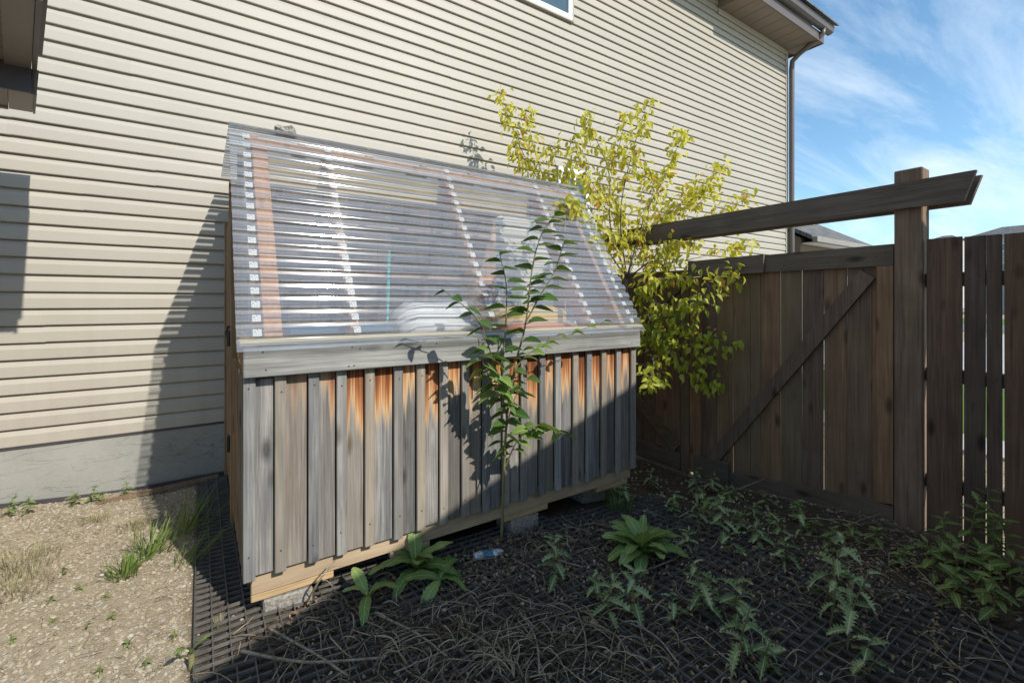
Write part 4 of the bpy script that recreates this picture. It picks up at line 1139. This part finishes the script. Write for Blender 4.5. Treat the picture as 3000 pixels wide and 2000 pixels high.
c1 = stem([qs(1185, 830, 2.02), qs(1208, 740, 2.0), qs(1222, 620, 1.98), qs(1243, 540, 1.97), qs(1275, 492, 1.95)], 0.006, 0.002, sap)
c2 = stem([qs(1205, 745, 2.0), qs(1240, 680, 1.97), qs(1275, 620, 1.94), qs(1300, 540, 1.92)], 0.005, 0.002, sap)
c3 = stem([qs(1150, 850, 2.05), qs(1160, 770, 2.02), qs(1163, 660, 1.98), qs(1147, 580, 1.95)], 0.005, 0.002, sap)
c4 = stem([qs(1165, 960, 2.04), qs(1140, 860, 2.0), qs(1100, 740, 1.94), qs(1015, 662, 1.88)], 0.005, 0.002, sap)
c5 = stem([qs(1180, 850, 2.02), qs(1220, 808, 2.0), qs(1290, 775, 1.97), qs(1395, 735, 1.94)], 0.004, 0.002, sap)
c7 = stem([qs(1163, 930, 2.04), qs(1125, 870, 2.0), qs(1095, 790, 1.97)], 0.004, 0.002, sap)
c8 = stem([qs(1160, 1000, 2.05), qs(1180, 920, 1.98), qs(1215, 860, 1.96)], 0.004, 0.002, sap)
c6 = stem([qs(1157, 1080, 2.06), qs(1190, 1010, 2.02), qs(1240, 975, 1.96), qs(1300, 1000, 1.9)], 0.004, 0.002, sap)
D = [SB_[0], SB_[1], SB_[2]]; Fr = [SF_[0], SF_[1]]
leaves_along(c1, 0.05, 1.0, 18, D, sap, 1.0, -0.05)
leaves_along(c2, 0.1, 1.0, 15, D, sap, 0.95, -0.1)
leaves_along(c3, 0.1, 1.0, 14, D, sap, 1.0, 0.0)
leaves_along(c4, 0.35, 1.0, 11, D, sap, 0.8, -0.5)
leaves_along(c4, 0.02, 0.45, 8, Fr, sap, 0.9, -0.6)
leaves_along(c5, 0.15, 1.0, 16, Fr, sap, 0.62, -0.15)
leaves_along(c6, 0.15, 1.0, 20, Fr, sap, 0.95, -0.35)
leaves_along(c7, 0.1, 1.0, 14, Fr, sap, 0.95, -0.5)
leaves_along(c8, 0.1, 1.0, 6, D, sap, 0.95, -0.4)
leaves_along(main, 0.50, 1.0, 13, D, sap, 0.95, -0.45)
leaves_along(main, 0.55, 0.95, 8, Fr, sap, 0.8, -0.2)

# ---- generic weeds
TH = [leaf_mesh('leaf', 0.105, 0.042, 'thistle', M['leaf_thistle'], c, 0.3, 14, s) for s, c in ((1, 0.45), (2, 0.7), (3, 0.25))]
DK = [leaf_mesh('leaf', 0.26, 0.082, 'dock', M['leaf_dock'], c, 0.12, 20, s, 0.03) for s, c in ((1, 0.75), (2, 1.0), (3, 0.5), (4, 0.9))]
WD = [leaf_mesh('leaf', 0.075, 0.036, 'serrate', M['leaf_weed'], c, 0.2, 10, s, 0.008) for s, c in ((1, 0.2), (2, 0.4))]
FRW = [leaf_mesh('leaf', 0.06, 0.035, 'ovate', M['leaf_fresh'], c, 0.2, 8, s, 0.008) for s, c in ((1, 0.2), (2, 0.4))]
rw = random.Random(19)
def thistle(p, h, label, group='thistles on the grid mat', protos=TH, name='thistle', cat='thistle', nl=10, stemmat='stem_green', lean=0.25, lsz=1.0):
    t = thing(name, label, cat, p, group)
    top = Vector(p) + Vector((rw.uniform(-lean, lean) * h, rw.uniform(-lean, lean) * h, h))
    c = bez([Vector(p) - Vector((0, 0, .02)), Vector(p).lerp(top, .5) + Vector((rw.uniform(-.02, .02), rw.uniform(-.02, .02), 0)), top], 8)
    m = MB(); m.tube(c, 0.004, 0.002, 5); build(m, 'stem', M[stemmat], t, True)
    a = rw.uniform(0, 6.28)
    for k in range(nl):
        u = 0.18 + 0.82 * (k + 0.6) / nl; i = min(int(u * 8), 7); pp = c[i].lerp(c[i+1], min(1, u * 8 - i)); a += 2.4
        el = -0.15 + 0.9 * u ** 2
        d = Vector((math.cos(a), math.sin(a), el))
        o = link('leaf', protos[k % len(protos)], t, pp - wloc(t), leaf_rot(d, rw.uniform(-.3, .3)))
        s = lsz * rw.uniform(0.75, 1.15) * (1.1 - 0.5 * max(0, u - 0.6) / 0.4) * (0.7 + h)
        o.scale = (s, s * rw.uniform(0.7, 1.25), s)
        o.rotation_euler.y += rw.uniform(-.25, .35)
    return t
tpos = [(1280,1352,.20),(1358,1368,.22),(1402,1420,.20),(1470,1425,.22),(1545,1160,.20),(1600,1150,.24),(1590,1215,.20),(1655,1200,.22),(1690,1285,.26),
        (1660,1240,.2),(1740,1250,.2),(1700,1430,.26),(1618,1410,.2),(1890,1395,.30),(1965,1385,.26),(1905,1440,.26),(1945,1500,.28),(1690,1530,.20),(1760,1545,.22),(1985,1555,.24),
        (1550,1420,.15),(1430,1160,.16),(1410,1130,.15),(1790,1240,.16),(1840,1235,.18),(1640,1130,.16),(1690,1150,.16),(1730,1190,.18)]
ORD = ['first', 'second', 'third', 'fourth', 'fifth', 'sixth', 'seventh', 'eighth', 'ninth', 'tenth', 'eleventh', 'twelfth', 'thirteenth', 'fourteenth', 'fifteenth', 'sixteenth', 'seventeenth', 'eighteenth', 'nineteenth', 'twentieth', 'twenty-first', 'twenty-second', 'twenty-third', 'twenty-fourth']
tpos += [(1500,1120,.14),(1760,1165,.14),(1570,1260,.2),(1800,1300,.16)]
for nm, lo, hi in (('back', 0, 1275), ('middle', 1275, 1399), ('front', 1399, 2000)):
    sel = sorted([t for t in tpos if lo <= t[1] < hi])
    for k, (x, y, h) in enumerate(sel):
        thistle(atG(x * K, y * K), h * rw.choice((0.6, 0.8, 1.0, 1.25)), 'spiky grey-green thistle, %s from the left in the %s row on the mat' % (ORD[k], nm), nl=rw.randint(7, 13), lsz=rw.uniform(0.75, 1.15))
# dock rosette
def rosette(p, label, n, L, el0, el1, protos=DK, name='dock_plant', cat='weed', spread=6.28, a0=0.0):
    t = thing(name, label, cat, p)
    m = MB(); m.tube([Vector(p) - Vector((0,0,.03)), Vector(p) + Vector((0, 0, 0.05))], 0.014, 0.01, 6); build(m, 'crown', M['stem_green'], t, True)
    for k in range(n):
        a = a0 + spread * (k * 0.618 % 1.0); u = k / max(1, n - 1)
        el = el0 + (el1 - el0) * u
        d = Vector((math.cos(a) * math.cos(el), math.sin(a) * math.cos(el), math.sin(el)))
        o = link('leaf', protos[k % len(protos)], t, Vector((0, 0, 0.04)) + d * 0.01, leaf_rot(d, rw.uniform(-.4, .4)))
        s = L * rw.uniform(0.8, 1.15); o.scale = (s, s * rw.uniform(.85, 1.15), s)
    return t
rosette(atG(1475*K, 1285*K), 'large broad-leaved dock rosette in the middle of the shaded mat', 26, 1.0, 0.55, 1.4)
rosette(atG(955*K, 1325*K), 'tall drooping dock clump against the foot of the shed', 12, 0.95, 0.5, 1.4)
rosette(atG(845*K, 1390*K), 'low pale dock leaf cluster by the near end of the shed', 5, 0.72, 0.5, 1.2, a0=0.4)
rosette(atG(440*K, 1530*K), 'bright upright dock seedling at the edge of gravel and mat', 2, 0.42, 1.35, 1.5)
rosette(atG(1010*K, 1350*K), 'dull withered dock beside the drooping clump', 6, 0.8, 0.2, 0.9)
# leafy weed clump by the fence
wc = []
FWD = ((2165,1290,.28),(2215,1300,.40),(2265,1310,.42),(2300,1330,.34),(2200,1350,.25),(2320,1350,.36),(2250,1370,.25),(2140,1330,.2),(2345,1390,.3),(2190,1400,.2),(2280,1420,.22))
for i, (x, y, h) in enumerate(FWD):
    thistle(atG(x * K, y * K), h * 1.05, 'leafy nettle-like weed at the fence foot, %s in the clump from the post' % ORD[sorted(a[0] for a in FWD).index(x)], 'weeds by the fence', WD, 'leafy_weed', 'weed', 14, lean=0.15, lsz=1.15)
for i, (x, y, h) in enumerate(((1555,1185,.09),(1620,1180,.12),(1665,1150,.10),(1700,1220,.10),(1775,1205,.08),(1820,1190,.12),(1860,1225,.10),(1900,1260,.13),(1960,1240,.08),(2010,1250,.12),(2060,1290,.10))):
    thistle(atG(x * K, y * K), h, 'low leafy weed among the thistles near the gate, number %s from the shed' % ORD[sorted((1555,1620,1665,1700,1775,1820,1860,1900,1960,2010,2060)).index(x)], 'low weeds near the gate', WD, 'leafy_weed', 'weed', 12, lean=0.4, lsz=1.1)
# foundation weeds
for i, (x, y, h, lab) in enumerate(((25,1185,.14,'bushy green weed at the far left against the foundation'),(58,1182,.13,'second bushy weed beside the leftmost one at the foundation'),(205,1150,.11,'small leafy weed at the middle of the sunlit foundation'),(232,1150,.07,'tiny weed just right of the small leafy one at the foundation'),(285,1138,.10,'small weed by the foundation nearest the shed shadow'),(165,1160,.08,'dried dark weed against the sunlit foundation'))):
    thistle(atG(x * K, y * K), h, lab, None, FRW if i != 5 else WD, 'leafy_weed', 'weed', 12, lean=0.3, lsz=0.9)
# small green sprigs in the gravel
SPG = ((150,1310),(175,1350),(250,1370),(260,1415),(110,1385),(205,1440),(300,1480),(395,1465),(420,1500),(330,1530),(230,1545),(120,1430),(20,1470))
for k, (x, y) in enumerate(sorted(SPG)):
    thistle(atG(x * K, y * K), 0.025, 'tiny green sprig in the sunlit gravel, %s from the left' % ORD[k], 'sprigs in the gravel', FRW, 'weed_sprig', 'weed', 6, lsz=0.5)

# grass tufts
def tuft(p, n, L, spread, mat, label, seed, lean=Vector((0, 0, 0)), name='grass_tuft', w=0.0035):
    r = random.Random(seed); m = MB()
    for k in range(n):
        a = r.uniform(0, 6.28); rad = spread * 0.4 * r.random() ** 0.7
        b = Vector(p) + Vector((math.cos(a) * rad, math.sin(a) * rad, -0.01))
        a2 = a + r.uniform(-1, 1); l = L * r.uniform(0.45, 1.1); out = r.uniform(0.15, 0.9)
        tip = b + Vector((math.cos(a2) * out * l, math.sin(a2) * out * l, l * (1.05 - 0.6 * out))) + lean * l
        mid = b.lerp(tip, 0.5) + Vector((0, 0, l * 0.22))
        sv = Vector((-math.sin(a2), math.cos(a2), 0)) * (w * r.uniform(.6, 1.2))
        pts = bez([b, mid, tip], 4); vs = []
        for i, q_ in enumerate(pts):
            ww = sv * (1 - (i / 4) ** 2 * 0.95); vs += [q_ - ww, q_ + ww]
        m.add(vs, [(2*i, 2*i+1, 2*i+3, 2*i+2) for i in range(4)])
    return tag(build(m, name, M[mat], None, True, org=list(p)), label, 'grass')
tuft(atG(285*K, 1320*K), 50, 0.15, 0.16, 'leaf_grass', 'bright green grass tuft in the middle of the gravel', 1, w=0.006)
tuft(atG(350*K, 1270*K), 60, 0.22, 0.22, 'leaf_grass', 'tall grass tuft leaning at the edge of the shed shadow', 2, Vector((0.25, 0.1, 0)), w=0.005)
tuft(atG(430*K, 1215*K), 38, 0.34, 0.3, 'leaf_grass', 'long shaded grass arching over the mat beside the shed', 3, Vector((0.5, 0.1, 0.1)), w=0.004)
tuft(atG(430*K, 1290*K), 30, 0.26, 0.2, 'leaf_grass', 'thin grass lying across the mat edge', 8, Vector((0.6, 0, -0.2)), w=0.003)
tuft(atG(30*K, 1300*K), 320, 0.10, 0.5, 'leaf_straw', 'pale dry grass patch at the left edge of the gravel', 4, w=0.002)
tuft(atG(20*K, 1355*K), 260, 0.08, 0.45, 'leaf_straw', 'second pale dry grass patch below the first at left', 5, w=0.002)
tuft(atG(215*K, 1195*K), 120, 0.06, 0.22, 'leaf_straw', 'low dry grass clump by the foundation wall', 6, w=0.0018)
tuft(atG(310*K, 1205*K), 160, 0.07, 0.25, 'leaf_straw', 'dry greyish grass clump near the shed shadow', 7, w=0.0018)
tuft(atG(505*K, 1430*K), 60, 0.05, 0.08, 'leaf_straw', 'small grey-green grass sprig poking through the sunlit mat', 9, w=0.0012)
tuft(atG(1420*K, 1170*K), 120, 0.16, 0.25, 'leaf_grass', 'wispy grass by the far corner of the shed', 10, w=0.002)

# ------------------------------------------------------------------ dead stems, litter and bits
rd = random.Random(23)
mbd = MB()
def stemlet(x, y, L, a, r, lift):
    pts = []
    cur = rd.uniform(-1.2, 1.2); n = 5
    for i in range(n + 1):
        t = i / n; aa = a + cur * (t - 0.5)
        if i: x += math.cos(aa) * L / n; y += math.sin(aa) * L / n
        pts.append((x, y, gz(x, y) + 0.018 + lift * math.sin(math.pi * t) + rd.uniform(0, 0.006)))
    mbd.tube(pts, r, r * 0.6, 4)
for k in range(1500):
    u = rd.random()
    if u < 0.40: px, py = rd.gauss(1150, 240), rd.gauss(1480, 60)
    elif u < 0.75: px, py = rd.uniform(600, 2340), rd.uniform(1230, 1600)
    elif u < 0.9: px, py = rd.gauss(1300, 200), rd.gauss(1240, 30)
    else: px, py = rd.gauss(1900, 260), rd.gauss(1270, 70)
    p = atG(px * K, max(py, 1190) * K)
    if p.x < 0.02 or p.x > 3.85 or (p.y > 2.42 and p.x < 2.85) or p.y < 0.5: continue
    stemlet(p.x, p.y, rd.uniform(0.04, 0.22), rd.uniform(0, 6.28), rd.uniform(0.0009, 0.0034), rd.uniform(0, 0.03))
for k in range(420):
    x, y = rd.uniform(-1.5, -0.05), rd.uniform(1.9, 4.6)
    stemlet(x, y, rd.uniform(0.02, 0.10), rd.uniform(0, 6.28), rd.uniform(0.0006, 0.0014), 0.004)
tag(build(mbd, 'dry_stems', M['debris'], None, True), 'tangle of thin dry stems littering the mats', 'stems', kind='stuff')
mbl = MB(); lv, lf_ = leafverts(leaf_mesh('litter', 0.035, 0.02, 'ovate', None, 0.5, 0.4, 4, 2))
def clump(x, y): return 0.5 + 0.5 * math.sin(4.1 * x + 1.7 * y + 0.6) * math.sin(3.3 * y - 1.1 * x + 1.0)
for k in range(11000):
    u = rd.random()
    if u < 0.3: px, py = rd.gauss(1250, 260), rd.gauss(1270, 45)
    elif u < 0.55: px, py = rd.gauss(2050, 200), rd.gauss(1270, 70)
    else: px, py = rd.uniform(640, 2352), rd.uniform(1120, 1600)
    p = atG(px * K, max(py, 1100) * K)
    if p.x < 0.0 or p.x > 3.88 or p.y < 0.5 or (p.y > 2.46 and p.x < 2.85): continue
    if clump(p.x, p.y) < rd.random() * 0.9 and p.y < 2.1: continue
    R = Matrix.Rotation(rd.uniform(0, 6.28), 3, 'Z') @ Matrix.Rotation(rd.uniform(-.7, .7), 3, 'X'); s = rd.uniform(0.2, 0.85)
    o = Vector((p.x, p.y, gz(p.x, p.y) + rd.uniform(.006, .028)))
    mbl.add([R @ (v * s) + o for v in lv], lf_)
tag(build(mbl, 'leaf_litter', M['leaf_dead'], None, True), 'brown crumbled leaf litter scattered over mats and soil', 'litter', kind='stuff')
# larger dead stalks one can pick out
big = [((555,1510),(700,1535),(880,1525),.007,'long pale dead stalk lying across the mat at bottom left'),
       ((615,1455),(730,1520),(800,1568),.006,'dead stalk slanting toward the bottom edge beside the long pale one'),
       ((860,1420),(960,1470),(1030,1525),.006,'stout dead stalk running from the pale dock leaf'),
       ((905,1560),(1100,1480),(1400,1390),.004,'thin straight dead stem crossing the middle of the mat'),
       ((1560,1540),(1500,1470),(1410,1430),.004,'curved dead stem among the front thistles'),
       ((1060,1455),(1130,1500),(1150,1560),.006,'split dead stalk at bottom centre'),
       ((1180,1568),(1170,1500),(1165,1440),.005,'upright dead stalk pointing away at bottom centre'),
       ((1240,1568),(1230,1480),(1190,1410),.005,'dead stalk right of the split one'),
       ((1340,1568),(1345,1480),(1320,1400),.004,'dead stem leaning left at the bottom'),
       ((1620,1160),(1690,1130),(1760,1098),.005,'straight pale twig leaning against the bottom of the gate'),
       ((1950,1215),(2000,1195),(2060,1180),.004,'twig on the ground in front of the gate post'),
       ((2090,1300),(2180,1390),(2330,1510),.004,'long thin stem at the far right of the mat'),
       ((2230,1420),(2270,1480),(2330,1560),.004,'reddish dead stem at bottom right'),
       ((1560,1290),(1480,1320),(1400,1330),.004,'pale twig lying left of the dock rosette')]
for (a, b, c, r, lab) in big:
    pts = [atG(u * K, v * K) + Vector((0, 0, 0.028)) for u, v in (a, b, c)]
    if 'leaning' in lab and 'gate' in lab: pts[2] = atX(1760*K, 1098*K, 3.86); pts[1] = pts[0].lerp(pts[2], .5)
    m = MB(); m.tube(bez(pts, 12), r, r * 0.7, 6)
    tag(build(m, 'dead_stalk', M['stalk'], None, True), lab, 'stalk', 'dead stalks on the mat')
m = MB(); m.tube(bez([atG(700*K, 1390*K), q(735, 1330, 2.34), q(770, 1285, 2.40)], 8), 0.006, 0.003, 5)
m.tube(bez([q(735, 1330, 2.34), q(755, 1335, 2.30), q(765, 1350, 2.28)], 5), 0.003, 0.001, 4)
m.tube(bez([q(745, 1315, 2.36), q(765, 1300, 2.34), q(790, 1300, 2.33)], 5), 0.003, 0.001, 4)
tag(build(m, 'dead_stalk', M['stalk'], None, True), 'branched dead stalk leaning on the tan skirt of the shed', 'stalk')
# pale stones
for i, (x, y, s, lab) in enumerate(((957,1535,.016,'small pinkish stone at the bottom of the mat'),(1020,1410,.014,'pale flat stone near the pale dock leaf'),(1200,1395,.012,'tiny pale stone in the middle of the mat'),(1365,1440,.028,'larger grey stone among the front thistles'),(1270,1362,.012,'tiny stone left of the front thistles'),(1225,1330,.012,'pale chip near the crushed bottle'))):
    p = atG(x * K, y * K); m = MB(); r = random.Random(i)
    m.add([Vector((v.x * s * r.uniform(.85, 1.2), v.y * s * r.uniform(.8, 1.1), v.z * s * .55)) + p + Vector((0, 0, .02)) for v in PV], PF)
    tag(build(m, 'stone', M['pebble'], None, True), lab, 'stone', 'stray stones on the mat')
# crushed plastic bottle
def bottle_mats():
    a, nt = new_mat('clear_bottle'); T = NT(nt)
    n = T.noise(T.n('ShaderNodeTexCoord').outputs['Object'], 40, 3, 0.6)
    bm = T.n('ShaderNodeBump', {'Strength': 0.8, 'Distance': 0.01, 'Height': n})
    tr = T.n('ShaderNodeBsdfTransparent', {'Color': (.9, .95, 1, 1)}); gl = T.n('ShaderNodeBsdfGlossy', {'Roughness': .12, 'Normal': bm.outputs[0]})
    df = T.n('ShaderNodeBsdfDiffuse', {'Color': (.75, .82, .88, 1)})
    m1 = T.n('ShaderNodeMixShader', {0: .5, 1: tr.outputs[0], 2: gl.outputs[0]}); m2 = T.n('ShaderNodeMixShader', {0: .35, 1: m1.outputs[0], 2: df.outputs[0]})
    T.n('ShaderNodeOutputMaterial', {0: m2.outputs[0]}); return a
M['bottle'] = bottle_mats()
bp = atG(1120*K, 1282*K) + Vector((0, 0, .03))
bot = thing('crushed_bottle', 'crushed clear plastic bottle with blue label lying among dead stems', 'bottle', bp)
dirb = (atG(1163*K, 1275*K) - atG(1075*K, 1290*K)); dirb.z = 0; dirb.normalize(); sb = Vector((-dirb.y, dirb.x, 0))
def bt(l0, l1, prof_, name, mat, sm=True):
    m = MB(); r = random.Random(len(name)); n = 10; vs = []
    for i, (t, rad) in enumerate(prof_):
        for k in range(n):
            a = 6.283 * k / n; rr_ = rad * (1 + r.uniform(-.22, .22))
            vs.append(bp + dirb * t + sb * math.cos(a) * rr_ + Vector((0, 0, math.sin(a) * rr_ * 0.6)))
    L_ = len(prof_)
    m.add(vs, [(i*n+k, i*n+(k+1)%n, (i+1)*n+(k+1)%n, (i+1)*n+k) for i in range(L_-1) for k in range(n)] + [tuple(range(n)), tuple((L_-1)*n + k for k in range(n))])
    build(m, name, mat, bot, sm)
bt(0, 0, [(-.085, .012), (-.08, .026), (-.05, .03), (-.035, .026), (-.03, .027)], 'base', M['bottle'], False)
bt(0, 0, [(-.0295, .029), (-.01, .026), (.015, .03), (.0295, .028)], 'label_band', M['blue_tub'], False)
bt(0, 0, [(.03, .027), (.045, .03), (.065, .026), (.085, .016), (.095, .011)], 'neck', M['bottle'], False)
